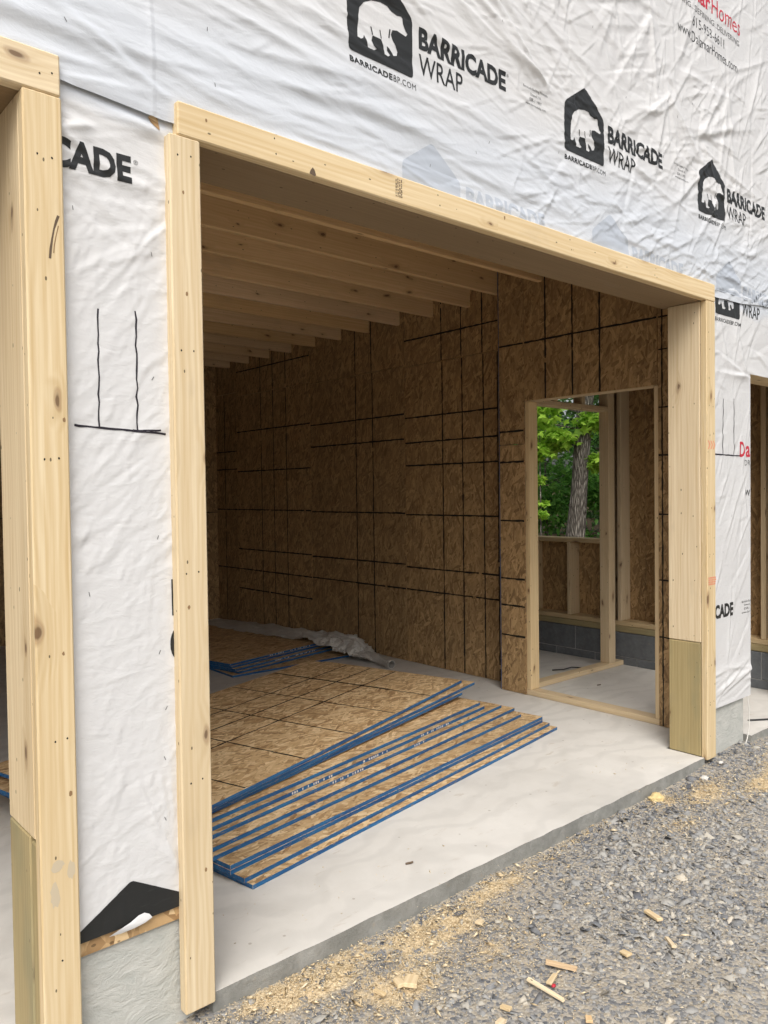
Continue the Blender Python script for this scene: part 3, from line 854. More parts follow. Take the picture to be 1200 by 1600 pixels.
# bark scar, knots and scuffs of the individual trim boards
def blob(cx, cz, rx, rz, n=14, seed=0):
    q_ = random.Random(seed); return [(cx + rx * math.cos(6.283 * i / n) * q_.uniform(.75, 1.15), cz + rz * math.sin(6.283 * i / n) * q_.uniform(.75, 1.15)) for i in range(n)]
flat_mark('bark_scar', curve_mesh([stroke([(-.3975, 2.160), (-.403, 2.145), (-.409, 2.125), (-.414, 2.10), (-.418, 2.075), (-.4205, 2.05)], .0055, 2)]), -TT - .0005, M['stamp_dark'])
flat_mark('bark_scar', curve_mesh([stroke([(-.398, 2.135), (-.404, 2.11), (-.409, 2.085), (-.411, 2.065)], .003, 4)]), -TT - .0005, M['knot_light'])
flat_mark('knot', curve_mesh([[(.379, 2.463), (.383, 2.474), (.392, 2.485), (.400, 2.478), (.405, 2.462), (.398, 2.459)]]), -TT - .0005, M['stamp_dark'])
for (x_, z_, s_) in ((-.055, 2.30, 6), (-.05, 2.02, 7), (-.062, 1.14, 7), (-.025, .38, 7), (-.41, 1.06, 6), (-.40, .70, 8), (-.395, 1.65, 7), (.02, 2.52, 6), (1.32, 2.53, 9), (2.1, 2.50, 7), (2.995, 2.2, 6), (3.01, 1.35, 6), (3.005, .5, 6)):
    flat_mark('knot', curve_mesh([blob(x_, z_, .0035 * s_ / 6, .0055 * s_ / 6, 10, int(abs(x_) * 1000))]), -TT - .0005, M['knot_light'])
for (x_, z_) in ((-.07, 1.86), (-.032, 1.862), (-.068, 1.235), (-.03, 1.238), (-.066, .64), (-.03, .645), (-.35 - .06, 2.30), (-.445, 2.302), (-.445, 1.55), (-.41, 1.553), (-.435, .84), (-.405, .843), (-.43, .28), (.25, 2.535), (.255, 2.49), (.95, 2.53), (.96, 2.495), (1.75, 2.53), (1.76, 2.49), (2.45, 2.53), (2.46, 2.49), (2.99, 1.9), (3.03, 1.895), (2.99, 1.1), (3.03, 1.1), (2.99, .3), (3.03, .3), (-.07, 2.40), (-.03, 2.405), (-.435, 2.50), (-.405, 2.51)):
    flat_mark('nail_head', curve_mesh([blob(x_, z_, .0026, .0032, 8, int(abs(x_) * 999))]), -TT - .0005, M['ink'])
for (x_, z_, a_, b_) in ((-.437, .525, .016, .016), (-.403, .505, .010, .024), (-.444, .452, .012, .034)):
    flat_mark('scuff', curve_mesh([blob(x_, z_, a_, b_, 18, int(z_ * 100))]), -TT - .0004, M['scuff'])
ch = []
for i in range(3):
    x = 2.972 + i * .027
    ch.append([(x, 1.712), (x + .010, 1.712), (x + .027, 1.690), (x + .010, 1.666), (x, 1.666), (x + .016, 1.690)])
flat_mark('red_arrows', curve_mesh(ch), -TT - .0006, M['stamp_red'])
rects = []
for r_ in range(4):
    x = 2.974
    while x < 3.05:
        l = q.uniform(.004, .014); z = .935 + r_ * .0115
        rects.append([(x, z), (x + l, z), (x + l, z + .008), (x, z + .008)]); x += l + q.uniform(.002, .004)
flat_mark('red_stamp', curve_mesh(rects), -TT - .0006, M['stamp_red'])

# ------------------------------------------------------------------ ceiling
deck = board('ceiling', (-4.1, .187, ZJ + .241), (XE + .16, YB + .1, ZJ + .262), M['osb_wall'], None, 0)
tag(deck, kind='structure')
y = .50
i = 0
for yj in [.49, .90] + [1.308 + .409 * k for k in range(12)]:
    x1 = XF + .12 if yj > 1.7 else XF + .12
    board('joist', (-4.05, yj, ZJ + random.uniform(-.003, .003)), (x1, yj + .038, ZJ + .24), M['joist'], deck)

# ------------------------------------------------------------------ strand-board walls
PM = Matrix(((0, 0, -1), (0, 1, 0), (1, 0, 0)))   # local x up, local y along the wall, local z towards -X
def line_mesh(name, segs, z, w=.009, seed=0):
    rnd = random.Random(seed); bm = bmesh.new()
    for (a, b) in segs:
        a = Vector(a); b = Vector(b); L = (b - a).length; t = (b - a) / L; n = Vector((-t.y, t.x)); k = max(3, int(L / .03)); prev = None
        for i in range(k + 1):
            p = a + t * L * i / k + n * rnd.uniform(-.0015, .0015); ww = w * rnd.uniform(.6, 1.15) / 2
            cur = (bm.verts.new((p.x + n.x * ww, p.y + n.y * ww, z)), bm.verts.new((p.x - n.x * ww, p.y - n.y * ww, z)))
            if prev and rnd.random() > .006: bm.faces.new((prev[1], cur[1], cur[0], prev[0]))
            prev = cur
    loose = [v for v in bm.verts if not v.link_faces]
    bmesh.ops.delete(bm, geom=loose, context='VERTS')
    bmesh.ops.recalc_face_normals(bm, faces=bm.faces)
    for f in bm.faces:
        if f.normal.z < 0: f.normal_flip()
    return bm_mesh(name, bm)
seedc = [0]
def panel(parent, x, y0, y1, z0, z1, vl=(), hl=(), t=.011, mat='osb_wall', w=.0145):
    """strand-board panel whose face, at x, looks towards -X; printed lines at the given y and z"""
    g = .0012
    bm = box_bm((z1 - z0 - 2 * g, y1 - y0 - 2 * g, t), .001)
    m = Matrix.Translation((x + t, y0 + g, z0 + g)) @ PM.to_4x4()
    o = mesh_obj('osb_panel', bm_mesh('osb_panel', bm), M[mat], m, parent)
    segs = [((0.004, v - y0), (z1 - z0 - .006, v - y0)) for v in vl] + [((v - z0, .004), (v - z0, y1 - y0 - .006)) for v in hl]
    if segs:
        seedc[0] += 1
        mesh_obj('nailing_lines', line_mesh('nailing_lines', segs, t + .0005, w, seedc[0]), M['ink'], m, o)
    return o
side = thing('side_wall', (XF, 4, 0), 'long dark strand board wall on the right inside the garage', 'wall')
zt = ZJ + .2405
panel(side, XF, 1.72, 2.895, 0.002, 2.517, (1.853, 1.997, 2.22, 2.44), (.624, .815, 1.263, 1.68, 1.873, 2.085))
panel(side, XF, 1.72, 2.895, 2.52, zt, (2.005, 2.227, 2.447), (2.742,))
panel(side, XF, 2.898, 4.27, 0.002, 2.532, (3.319, 3.557), (.624, .834, 1.275, 1.911, 2.124))
panel(side, XF, 2.898, 4.27, 2.535, zt, (3.33, 3.558), ())
panel(side, XF, 4.273, 5.68, 0.002, 2.15 + .4, (4.698, 4.937, 5.175), (.405, .622, .846, 1.285, 1.709, 2.15))
panel(side, XF, 4.273, 5.68, 2.553, zt, (4.70, 4.94, 5.18), (2.82,))
panel(side, XF, 5.683, YB - .002, 0.002, 2.6, (5.95,), (.622, 1.285, 1.741, 1.942))
panel(side, XF, 5.683, YB - .002, 2.603, zt, (), ())
# dark joint seams and framing behind, with unseen boards added to stop leaking light
for yy in (1.8, 2.88, 4.26, 5.67): board('stud', (XF + .0125, yy, .04), (XF + .10, yy + .038, zt), M['stud'], side)
for (a, b, z) in ((1.72, 2.88, 2.48), (2.92, 4.26, 2.495), (4.30, 5.67, 2.515), (5.71, YB, 2.565)): board('light_stop', (XF + .0125, a, z), (XF + .05, b, z + .08), M['stud'], side)
board('plate', (XF + .0125, 1.72, .001), (XF + .10, YB, .038), M['stud'], side)

back = thing('back_wall', (0, YB, 0), 'dark strand board wall across the back of the garage', 'wall')
PB = Matrix(((0, 1, 0), (0, 0, -1), (-1, 0, 0)))
for k in range(7):
    x0 = -4.05 + k * 1.22; x1 = min(x0 + 1.218, XE + .02)
    bm = box_bm((ZJ + .2385, x1 - x0 - .002, .011), .001)
    m = Matrix(((0, 1, 0, x0), (0, 0, -1, YB + .012), (1, 0, 0, .002), (0, 0, 0, 1)))
    # local x up, local y along +X, local z towards -Y
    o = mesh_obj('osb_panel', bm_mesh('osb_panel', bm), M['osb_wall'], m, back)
    mesh_obj('nailing_lines', line_mesh('nailing_lines', [((.004, .4), (3.1, .4)), ((.004, .8), (3.1, .8)), ((1.25, .004), (1.25, 1.21))], .0115, .009, 80 + k), M['ink'], m, o)
lw = thing('left_wall', (-4.1, 3, 0), 'strand board wall at the far left end of the garage', 'wall')
for k in range(5):
    y0 = .21 + k * 1.2; y1 = min(y0 + 1.198, YB)
    bm = box_bm((ZJ + .2385, y1 - y0 - .002, .011), .001)
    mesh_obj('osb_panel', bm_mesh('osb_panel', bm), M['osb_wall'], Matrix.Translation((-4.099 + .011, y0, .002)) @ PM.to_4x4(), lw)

# doorway wall (nearer, standing proud of the side wall)
dw = thing('doorway_wall', (XN, 1, 0), 'strand board wall with a framed door opening near the right jamb', 'wall')
DY0, DY1, DH = .446, 1.471, 2.085
panel(dw, XN, DY1, 1.70, .002, DH - .3, (), (.409, .627, .821, 1.24, 1.662))
panel(dw, XN, DY1, 1.70, DH - .298, zt, (), (1.881, 2.496))
panel(dw, XN, DY0, DY1 - .002, DH + .002, zt, (1.282, 1.06, .85), (2.496,))
panel(dw, XN, .19, DY0 - .001, .002, zt, (.415,), (.55, .9, 1.3, 1.66, 1.95, 2.3, 2.496), w=.011)
# sealed end of the boards at the corner
eo = board('edge_strip', (XN - .0005, 1.7005, .002), (XN + .0115, 1.7035, zt), M['blue'], dw, 0)
FX0, FX1 = XN + .0115, XN + .103
board('stud', (FX0, DY1 + .001, .04), (FX1, DY1 + .039, zt), M['stud'], dw)
board('stud', (FX0 - .004, DY1 - .038, .0405), (FX1, DY1 - .0005, DH - .0005), M['stud'], dw)
board('stud', (FX0, DY0 - .039, .04), (FX1, DY0 - .001, zt), M['stud'], dw)
board('stud', (FX0 - .004, DY0, .0405), (FX1, DY0 + .03, DH - .0005), M['stud'], dw)
board('stud', (FX0, 1.66, .04), (FX1, 1.698, zt), M['stud'], dw)
board('door_header', (FX0, DY0, DH), (FX1, DY1, DH + .14), M['stud'], dw)
board('threshold_plate', (FX0 - .002, .2, .001), (FX1, 1.698, .039), M['stud'], dw)
board('return_board', (FX0, 1.7045, .04), (XF, 1.718, zt), M['osb_wall'], dw, .001)

# inner door frame of the small room
ep = thing('inner_door_frame', (4, 1.57, 0), 'bare stud door frame standing inside the small room', 'door frame')
board('threshold_plate', (FX1 + .002, 1.53, .001), (XE - .01, 1.619, .039), M['stud'], ep)
board('post', (4.452, 1.53, .04), (4.54, 1.619, ZJ + .2), M['stud'], ep)
board('post', (FX1 + .003, 1.53, .04), (FX1 + .041, 1.619, ZJ + .2), M['stud'], ep)
board('header', (FX1 + .042, 1.53, 2.085), (4.451, 1.619, 2.125), M['stud'], ep)
for xx in (3.75, 4.1): board('cripple_stud', (xx, 1.53, 2.126), (xx + .038, 1.619, ZJ + .2), M['stud'], ep)

# outer wall of the small room: block base, sill, studs, window opening
ow = thing('outer_wall', (XE, 1.6, 0), 'stud wall on a grey block base with an unglazed window opening', 'wall')
y = .21; k = 0
for row, (z0, z1, o0) in enumerate(((.001, .062, 0), (.068, .265, .2))):
    y = .21 - (o0 if row else 0)
    while y < YB - .02:
        a, b = max(y, .21), min(y + .394, YB - .02)
        if b - a > .03: 
            bm = box_bm((b - a, .19, z1 - z0), .004)
            mesh_obj('concrete_block', bm_mesh('concrete_block', bm), M['block'], Matrix.Translation((XE - .02 + .19 + (random.uniform(-.002, .002)), a, z0)) @ Matrix.Rotation(R(90), 4, 'Z'), ow)
        y += .400
mm = box_bm((.18, YB - .24, .262), 0)
mesh_obj('mortar', bm_mesh('mortar', mm), M['mortar'], Matrix.Translation((XE - .0145, .215, .0015)), ow)
board('sill_plate', (XE - .005, .21, .267), (XE + .14, YB - .02, .318), M['treated'], ow)
board('bottom_plate', (XE + .004, .21, .319), (XE + .144, YB - .02, .357), M['stud'], ow)
WY0, WY1, WZ0, WZ1 = 1.745, 2.85, 1.035, 2.33
board('window_sill', (XE + .002, WY0 - .003, WZ0 - .038), (XE + .146, WY1 + .003, WZ0), M['stud'], ow)
board('window_header', (XE + .003, WY0, WZ1), (XE + .145, WY1, WZ1 + .235), M['stud'], ow)
for yy in [.22, .385, .79, 1.195, 1.562, 1.666, 1.705]:
    board('stud', (XE + .004, yy, .358), (XE + .144, yy + .037, ZJ + .2), M['stud'], ow)
for yy in [2.069, 2.475]: board('stud', (XE + .004, yy, .358), (XE + .144, yy + .037, WZ0 - .039), M['stud'], ow)
for yy in [WY1 + .004, 2.95, 3.3, 3.7, 4.1, 4.5, 4.9, 5.3, 5.7]: board('stud', (XE + .004, yy, .358), (XE + .144, yy + .037, ZJ + .2), M['stud'], ow)
# outer sheathing panels
for (a, b, c, d) in ((.2, 1.42, .3, zt), (1.422, WY0, .3, zt), (WY0, WY1, .3, WZ0 - .002), (WY0, WY1, WZ1 + .002, zt), (WY1, 4.07, .3, zt), (4.072, 5.3, .3, zt), (5.302, YB, .3, zt)):
    panel(ow, XE + .146, a, b, c, d)

# ------------------------------------------------------------------ sheets of strand board
GRP = 'blue edged strand board sheets piled on the garage floor'
T = .018
def sheet(corner, yaw, tilt, label, name='strand_board_sheet', L=2.43, Wd=1.215, lines=False, slide=0.0, roll=0.0, bend=0.0, marks=None):
    """corner = the near left corner (underside); local x along the length, local y away from the camera"""
    bm = box_bm((L, Wd, T), 0)
    for f in bm.faces: f.material_index = 0 if abs(f.normal.z) > .5 else 1
    if bend:
        ed = [e for e in bm.edges if abs((e.verts[0].co - e.verts[1].co).x) > 1]
        bmesh.ops.subdivide_edges(bm, edges=ed, cuts=14)
        for v in bm.verts: v.co.z += bend * (v.co.x / L) ** 2
    bmesh.ops.bevel(bm, geom=[e for e in bm.edges if len(e.link_faces) == 2 and e.calc_face_angle(0) > 1], offset=.0006, segments=1, affect='EDGES')
    m = Matrix.Translation(corner) @ Matrix.Rotation(R(yaw), 4, 'Z') @ Matrix.Rotation(R(-tilt), 4, 'Y') @ Matrix.Rotation(R(roll), 4, 'X')
    o = mesh_obj(name, bm_mesh(name, bm), [M['osb_sheet'], M['blue']], m)
    tag(o, label, 'board', GRP)
    if lines:
        seedc[0] += 1
        segs = [((x, .004), (x, Wd - .006)) for x in (.405, .81, 1.215, 1.62, 2.02)] + [((.004, yy), (L - .006, yy)) for yy in (.49, .69, .89)] + [((2.03, .3), (2.03, 1.2))]
        lm = line_mesh('nailing_lines', segs, T + .0008, .011, seedc[0])
        if bend:
            for v in lm.vertices: v.co.z += bend * (v.co.x / L) ** 2
        mesh_obj('nailing_lines', lm, M['ink'], m, o)
    if marks:
        rnd = random.Random(marks); rc = []
        for (a, b) in ((.45, .62), (.7, .95)) if L < 2 else ((.75, 1.05), (1.25, 1.45), (1.75, 2.05)) if marks % 2 else ((.85, 1.1), (1.5, 1.58)):
            x = a
            while x < b:
                l = rnd.uniform(.006, .014); rc.append([(x, .004), (x + l, .004), (x + l, .014), (x, .014)]); x += l + rnd.choice((.006, .01, .03))
        me = curve_mesh(rc)
        co = np.zeros(len(me.vertices) * 3, dtype=np.float32); me.vertices.foreach_get('co', co); co = co.reshape(-1, 3)
        me.vertices.foreach_set('co', np.stack([co[:, 0], np.full(len(co), -.0007), co[:, 1]], -1).ravel().astype(np.float32)); me.update()
        tag(mesh_obj('edge_print', me, M['white_scrap'], m, o), kind='stuff')
    return o
ordn = ['bottom sheet of the front pile, nearest the camera, blue edge resting on the concrete', 'second sheet from the bottom of the front pile, its front edge a narrow step back',
        'third sheet from the bottom of the front pile, flush under the thick blue step', 'fourth sheet from the bottom of the front pile, top of the thick blue step',
        'fifth sheet from the bottom of the front pile, behind the thick blue step', 'sixth sheet from the bottom of the front pile, a narrow strip showing',
        'seventh sheet from the bottom of the front pile, a narrow strip showing', 'eighth sheet of the front pile, white print along its blue edge',
        'ninth sheet of the front pile, just under the slanting top sheets']
sh = [((.404, .417), 9.73), ((.388, .448), 10.0), ((.361, .504), 9.5), ((.362, .505), 9.5), ((.26, .565), 10.0), ((.30, .60), 11.0), ((.24, .645), 11.2), ((.10, .64), 11.6), ((.09, .668), 11.6)]
for k, ((x, y), yaw) in enumerate(sh):
    sheet((x, y, .0005 + k * (T + .0004)), yaw, 0, ordn[k], marks={7: 7, 6: 8}.get(k))
z9 = 9 * (T + .0004)
sheet((.098, .681, z9 + .001), 14.4, .3, 'lowest of the three slanting sheets on top of the front pile', bend=.012)
sheet((.285, .708, z9 + .001 + T + .003), 15.2, .3, 'middle one of the three slanting sheets, its right corner sticking out furthest', bend=.014)
sheet((.208, .656, z9 + .001 + 2 * T + .006), 17.0, .3, 'topmost strand board sheet with a grid of black lines on the front pile', lines=True, bend=.018)
# the lower pile at the back, by the wall
GB = 'strand board sheets piled at the back'
e_ = T + .0004
b0 = [((2.06, 3.41), -1.5, 'bottom sheet of the back pile with its corner sticking out to the right', 0), ((2.13, 3.425), 11.5, 'second sheet of the back pile, above the jutting corner', e_), ((2.11, 3.45), 12, 'third sheet of the back pile, under the top two', 2 * e_),
      ((2.10, 3.49), 12.3, 'fourth sheet of the back pile, blue edge under the top one', 3 * e_), ((2.09, 3.50), 12.3, 'top sheet of the back pile partly covered by crumpled plastic', 4 * e_)]
for k, ((x, y), yaw, lab, z) in enumerate(b0):
    o = sheet((x, y, .0005 + z), yaw, 0, lab, L=1.215, Wd=2.43, marks=21 + 2 * k if k in (2, 4) else None)
    o['group'] = GB

# ------------------------------------------------------------------ crumpled plastic over the back pile
def crumple(name, path, width, amp, label, cat, seed, mat):
    rnd = random.Random(seed); n = len(path); bm = bmesh.new(); rows = []
    sub = 14
    for i in range((n - 1) * sub + 1):
        k = min(i // sub, n - 2); t = (i - k * sub) / sub
        a, b = Vector(path[k]), Vector(path[k + 1]); p = a.lerp(b, t); d = (b - a); d.z = 0; d.normalize(); nn = Vector((-d.y, d.x, 0))
        row = []
        for j in range(13):
            u = j / 12 - .5
            w = width[k] * (1 - t) + width[k + 1] * t
            q = p + nn * u * w
            amp_ = amp * (.35 + 2.0 * (i / ((n - 1) * sub)) ** 2 if i < (n - 1) * sub * .88 else .9)
            z = mnoise.noise(Vector((q.x * 7, q.y * 7, seed))) * amp_ + abs(mnoise.noise(Vector((q.x * 16, q.y * 16, seed + 3)))) * amp_ * 1.1 + (.25 - u * u) * amp_ * .8
            row.append(bm.verts.new((q.x + rnd.uniform(-.008, .008), q.y + rnd.uniform(-.008, .008), max(p.z + z, .012))))
        rows.append(row)
    for a, b in zip(rows[:-1], rows[1:]):
        for j in range(12): bm.faces.new((a[j], a[j + 1], b[j + 1], b[j]))
    bmesh.ops.recalc_face_normals(bm, faces=bm.faces)
    me = bm_mesh(name, bm)
    o = mesh_obj(name, me, mat, None, None, False)
    md = o.modifiers.new('thickness', 'SOLIDIFY'); md.thickness = .002
    return tag(o, label, cat)
crumple('plastic_sheet', [(3.02, 5.55, .094), (3.10, 5.1, .094), (3.16, 4.6, .095), (3.21, 4.15, .10), (3.26, 3.80, .115), (3.27, 3.52, .10), (3.24, 3.25, .05), (3.2, 3.0, .03)], [.30, .42, .45, .40, .42, .40, .26, .12], .038,
        'crumpled translucent plastic sheeting lying along the wall by the back pile', 'plastic sheet', 4, M['plastic'])
# cardboard-like plastic tube end
def tube(name, a, b, r, mat, parent=None, seg=18, wall=.006, crump=.004):
    a, b = Vector(a), Vector(b); d = (b - a); L = d.length; bm = bmesh.new(); rings = []
    for (rad, s) in ((r, 0), (r, .35), (r, .7), (r, 1), (r - wall, 1), (r - wall, .6)):
        rings.append([bm.verts.new((L * s, math.cos(2 * math.pi * i / seg) * (rad + random.uniform(-crump, crump) * .3), math.sin(2 * math.pi * i / seg) * rad)) for i in range(seg)])
    for p, q_ in zip(rings[:-1], rings[1:]):
        for i in range(seg): bm.faces.new((p[i], p[(i + 1) % seg], q_[(i + 1) % seg], q_[i]))
    bm.faces.new(rings[-1]); bm.faces.new(rings[0][::-1])
    bmesh.ops.recalc_face_normals(bm, faces=bm.faces)
    m = Matrix.Translation(a) @ d.to_track_quat('X', 'Z').to_matrix().to_4x4()
    return mesh_obj(name, bm_mesh(name, bm), mat, m, parent, False)
tag(tube('plastic_roll', (3.26, 3.22, .042), (3.17, 2.76, .036), .036, M['plastic']), 'pale hollow tube of rolled plastic poking out on the floor by the side wall', 'roll')

# ------------------------------------------------------------------ gravel (countless: one object)
def stones(n, xr, yr, smin, smax, seed, near=None):
    g = np.random.default_rng(seed)
    x = g.uniform(*xr, n); y = g.uniform(*yr, n)
    keep = ~((y > -.035) & (x > -.05) & (x < W + .02)) & ~((y > -.035) & (x > RD0)) & ~((y > .005))
    # no stones where the trims and piers stand; thinner on the trodden middle
    cov = -.66 + 2.2 * vnoise(x, y, 2.1, 12, 5) - .3 * saw_den(x, y)
    keep &= g.random(n) < cov
    x, y = x[keep], y[keep]; n = len(x)
    s = smin * (smax / smin) ** (g.random(n) ** 2.9)
    base = np.array([[-1, -.75, -.5], [.9, -.9, -.5], [1, .7, -.5], [-.8, .95, -.5], [-.75, -.5, .5], [.55, -.7, .45], [.8, .45, .55], [-.5, .7, .4], [.1, .1, .75]])
    tris = np.array([[0, 1, 5], [0, 5, 4], [1, 2, 6], [1, 6, 5], [2, 3, 7], [2, 7, 6], [3, 0, 4], [3, 4, 7], [4, 5, 8], [5, 6, 8], [6, 7, 8], [7, 4, 8]])
    P = base[None] + g.normal(0, .30, (n, 9, 3))
    P *= (s[:, None, None] * .5) * np.stack([g.uniform(.7, 1.3, n), g.uniform(.5, 1.0, n), g.uniform(.2, .6, n)], -1)[:, None, :]
    # random tilt and spin
    a = g.uniform(0, 6.283, n); tx = g.normal(0, .35, n); ty = g.normal(0, .35, n)
    ca, sa = np.cos(a), np.sin(a)
    X, Y, Z = P[..., 0], P[..., 1], P[..., 2]
    Y, Z = Y * np.cos(tx)[:, None] - Z * np.sin(tx)[:, None], Y * np.sin(tx)[:, None] + Z * np.cos(tx)[:, None]
    X, Z = X * np.cos(ty)[:, None] + Z * np.sin(ty)[:, None], -X * np.sin(ty)[:, None] + Z * np.cos(ty)[:, None]
    X, Y = X * ca[:, None] - Y * sa[:, None], X * sa[:, None] + Y * ca[:, None]
    z0 = ground_z(x, y) + s * .10
    V = np.stack([X + x[:, None], Y + y[:, None], Z + z0[:, None]], -1).reshape(-1, 3)
    Tt = (tris[None] + (np.arange(n) * 9)[:, None, None]).reshape(-1, 3)
    near_e = np.exp(-((y + .05) / .16) ** 2) * .22 + np.exp(-((x - 3.2) / .6) ** 2) * .2
    r = np.clip(g.beta(1.6, 2.0, n) + (vnoise(x, y, 1.1, 14) - .5) * .5 + .09 - near_e, 0, 1)
    return V, Tt, np.repeat(r, 9)
parts = [stones(62000, (-.15, 4.0), (-1.5, .0), .004, .024, 21), stones(9000, (1.2, 4.3), (-.9, 0), .008, .034, 25), stones(3600, (-.1, 4.0), (-1.5, 0), .016, .048, 22), stones(12000, (-3, 6.5), (-3.2, 0), .010, .038, 23)]
V = np.concatenate([q[0] for q in parts]); o_ = 0; TR = []
for q in parts: TR.append(q[1] + o_); o_ += len(q[0])
me = npmesh('gravel', V, np.concatenate(TR))
at = me.attributes.new('rnd', 'FLOAT', 'POINT'); at.data.foreach_set('value', np.concatenate([q[2] for q in parts]).astype(np.float32))
tag(mesh_obj('gravel', me, M['stone']), 'loose blue-grey crushed slate gravel in front of the slab', 'gravel', kind='stuff')

# sawdust and shavings
g = np.random.default_rng(31)
n0 = 340000
x = g.uniform(-.1, 3.9, n0); y = g.uniform(-1.2, -.026, n0)
k_ = g.random(n0) < (saw_den(x, y) * .55 + .012)
x, y = x[k_], y[k_]; n = len(x)
s = g.uniform(.0008, .0032, n) * np.where(g.random(n) < .03, 3.2, 1)
a = g.uniform(0, 6.283, n); el = g.uniform(1, 3.2, n)
ux, uy = np.cos(a), np.sin(a)
z = ground_z(x, y) + .004 + g.random(n) * .008
p0 = np.stack([x - ux * s * el, y - uy * s * el, z + g.normal(0, .0015, n)], -1); p1 = np.stack([x + ux * s * el, y + uy * s * el, z + g.normal(0, .0015, n)], -1)
p2 = np.stack([x - uy * s * .7, y + ux * s * .7, z + g.normal(0, .001, n)], -1); p3 = np.stack([x, y, z + s * .6 + .001], -1)
fm = g.random(n) < .004                    # a few blown onto the slab
for P_ in (p0, p1, p2, p3):
    P_[fm, 1] += .25 + .5 * (x[fm] % .37); P_[fm, 2] += .0025 - z[fm]
fm2 = fm & ((x < .1) | (x > 2.85))
for P_ in (p0, p1, p2, p3): P_[fm2, 2] -= .02
V = np.stack([p0, p1, p2, p3], 1).reshape(-1, 3)
TR = (np.array([[0, 1, 2], [0, 3, 1], [1, 3, 2], [2, 3, 0]])[None] + (np.arange(n) * 4)[:, None, None]).reshape(-1, 3)
me = npmesh('sawdust', V, TR)
at = me.attributes.new('rnd', 'FLOAT', 'POINT'); at.data.foreach_set('value', np.repeat(g.random(n), 4).astype(np.float32))
tag(mesh_obj('sawdust', me, M['saw']), 'yellow sawdust and shavings strewn on the gravel along the slab edge', 'sawdust', kind='stuff')

# offcuts and litter, each its own thing
def offcut(x, y, l, w, h, rz, label, mat='pine', ry=6):
    bm = box_bm((l, w, h), min(h, w) * .12)
    for v in bm.verts:
        v.co += Vector((-l / 2, -w / 2, 0))
        if v.co.x > 0: v.co.y *= random.uniform(.55, .95); v.co.x *= random.uniform(.86, 1)
    z = float(ground_z(np.array([x]), np.array([y]))[0]) + .012
    o = mesh_obj('wood_offcut', bm_mesh('wood_offcut', bm), M[mat], Matrix.Translation((x, y, z)) @ Matrix.Rotation(R(rz), 4, 'Z') @ Matrix.Rotation(R(ry), 4, 'Y'))
    return tag(o, label, 'wood scrap', 'wood scraps lying on the gravel')
offcut(.93, -.225, .032, .028, .008, 20, 'small square wood chip alone on bare gravel left of middle')
offcut(1.408, -.611, .085, .024, .010, 66, 'flat pale wood sliver furthest right on the gravel, the wider of two')
offcut(1.30, -.737, .07, .016, .008, 50, 'narrow pale wood sliver just below the wider one at right')
offcut(1.136, -.671, .035, .026, .008, 80, 'stubby wood chip between the slivers at right and the splinters in the middle')
offcut(.929, -.571, .10, .018, .010, -55, 'reddish brown wood strip above the red plastic bit', 'joist')
offcut(.791, -.615, .13, .014, .008, -84, 'long thin pale splinter beside the red plastic bit')
offcut(.851, -.594, .065, .018, .008, 18, 'short broad splinter just above the red plastic bit')
offcut(.521, -.311, .062, .045, .014, 35, 'largest tan wood block on the sawdust near the left trim')
offcut(.484, -.294, .042, .030, .012, 75, 'small wood block touching the largest tan block in the sawdust')
offcut(.414, -.285, .045, .014, .008, 95, 'thin wood stick on the sawdust nearest the left trim')
offcut(.643, -.584, .035, .018, .008, 100, 'wood chip low in the picture, left of the long splinter')
offcut(.586, -.615, .032, .025, .008, 15, 'wood chip at the very bottom edge of the picture')
offcut(.788, -.769, .03, .02, .008, 40, 'reddish wood chip at the bottom edge, right of the splinters', 'joist')
def lump(name, x, y, r, mat, label, cat, seed, flat=.5, dz=0.0):
    bm = bmesh.new(); bmesh.ops.create_icosphere(bm, subdivisions=3, radius=1)
    for v in bm.verts:
        k = 1 + .45 * mnoise.noise(v.co * 1.7 + Vector((seed, 0, 0))) + .2 * mnoise.noise(v.co * 5 + Vector((0, seed, 0)))
        v.co = Vector((v.co.x * r * k, v.co.y * r * .7 * k, v.co.z * r * flat * k))
    z = float(ground_z(np.array([x]), np.array([y]))[0]) + dz
    return tag(mesh_obj(name, bm_mesh(name, bm), M[mat], Matrix.Translation((x, y, z + r * flat * .5)), None, True), label, cat)
lump('sawdust_clump', 2.39, -.065, .045, 'foam', 'pale yellow clump of packed sawdust against the slab edge near the right jamb', 'sawdust clump', 3)
lump('foam_scrap', 2.80, -.10, .028, 'white_scrap', 'torn white scrap on the gravel below the right trim board', 'scrap', 6, .3)
lump('foam_scrap', 3.02, -.08, .018, 'white_scrap', 'small white scrap right under the foot of the right trim board', 'scrap', 9, .3, .01)
lump('plastic_scrap', .829, -.616, .008, 'red_scrap', 'tiny red plastic bit between the wood splinters on the gravel', 'scrap', 12, .5, .012)
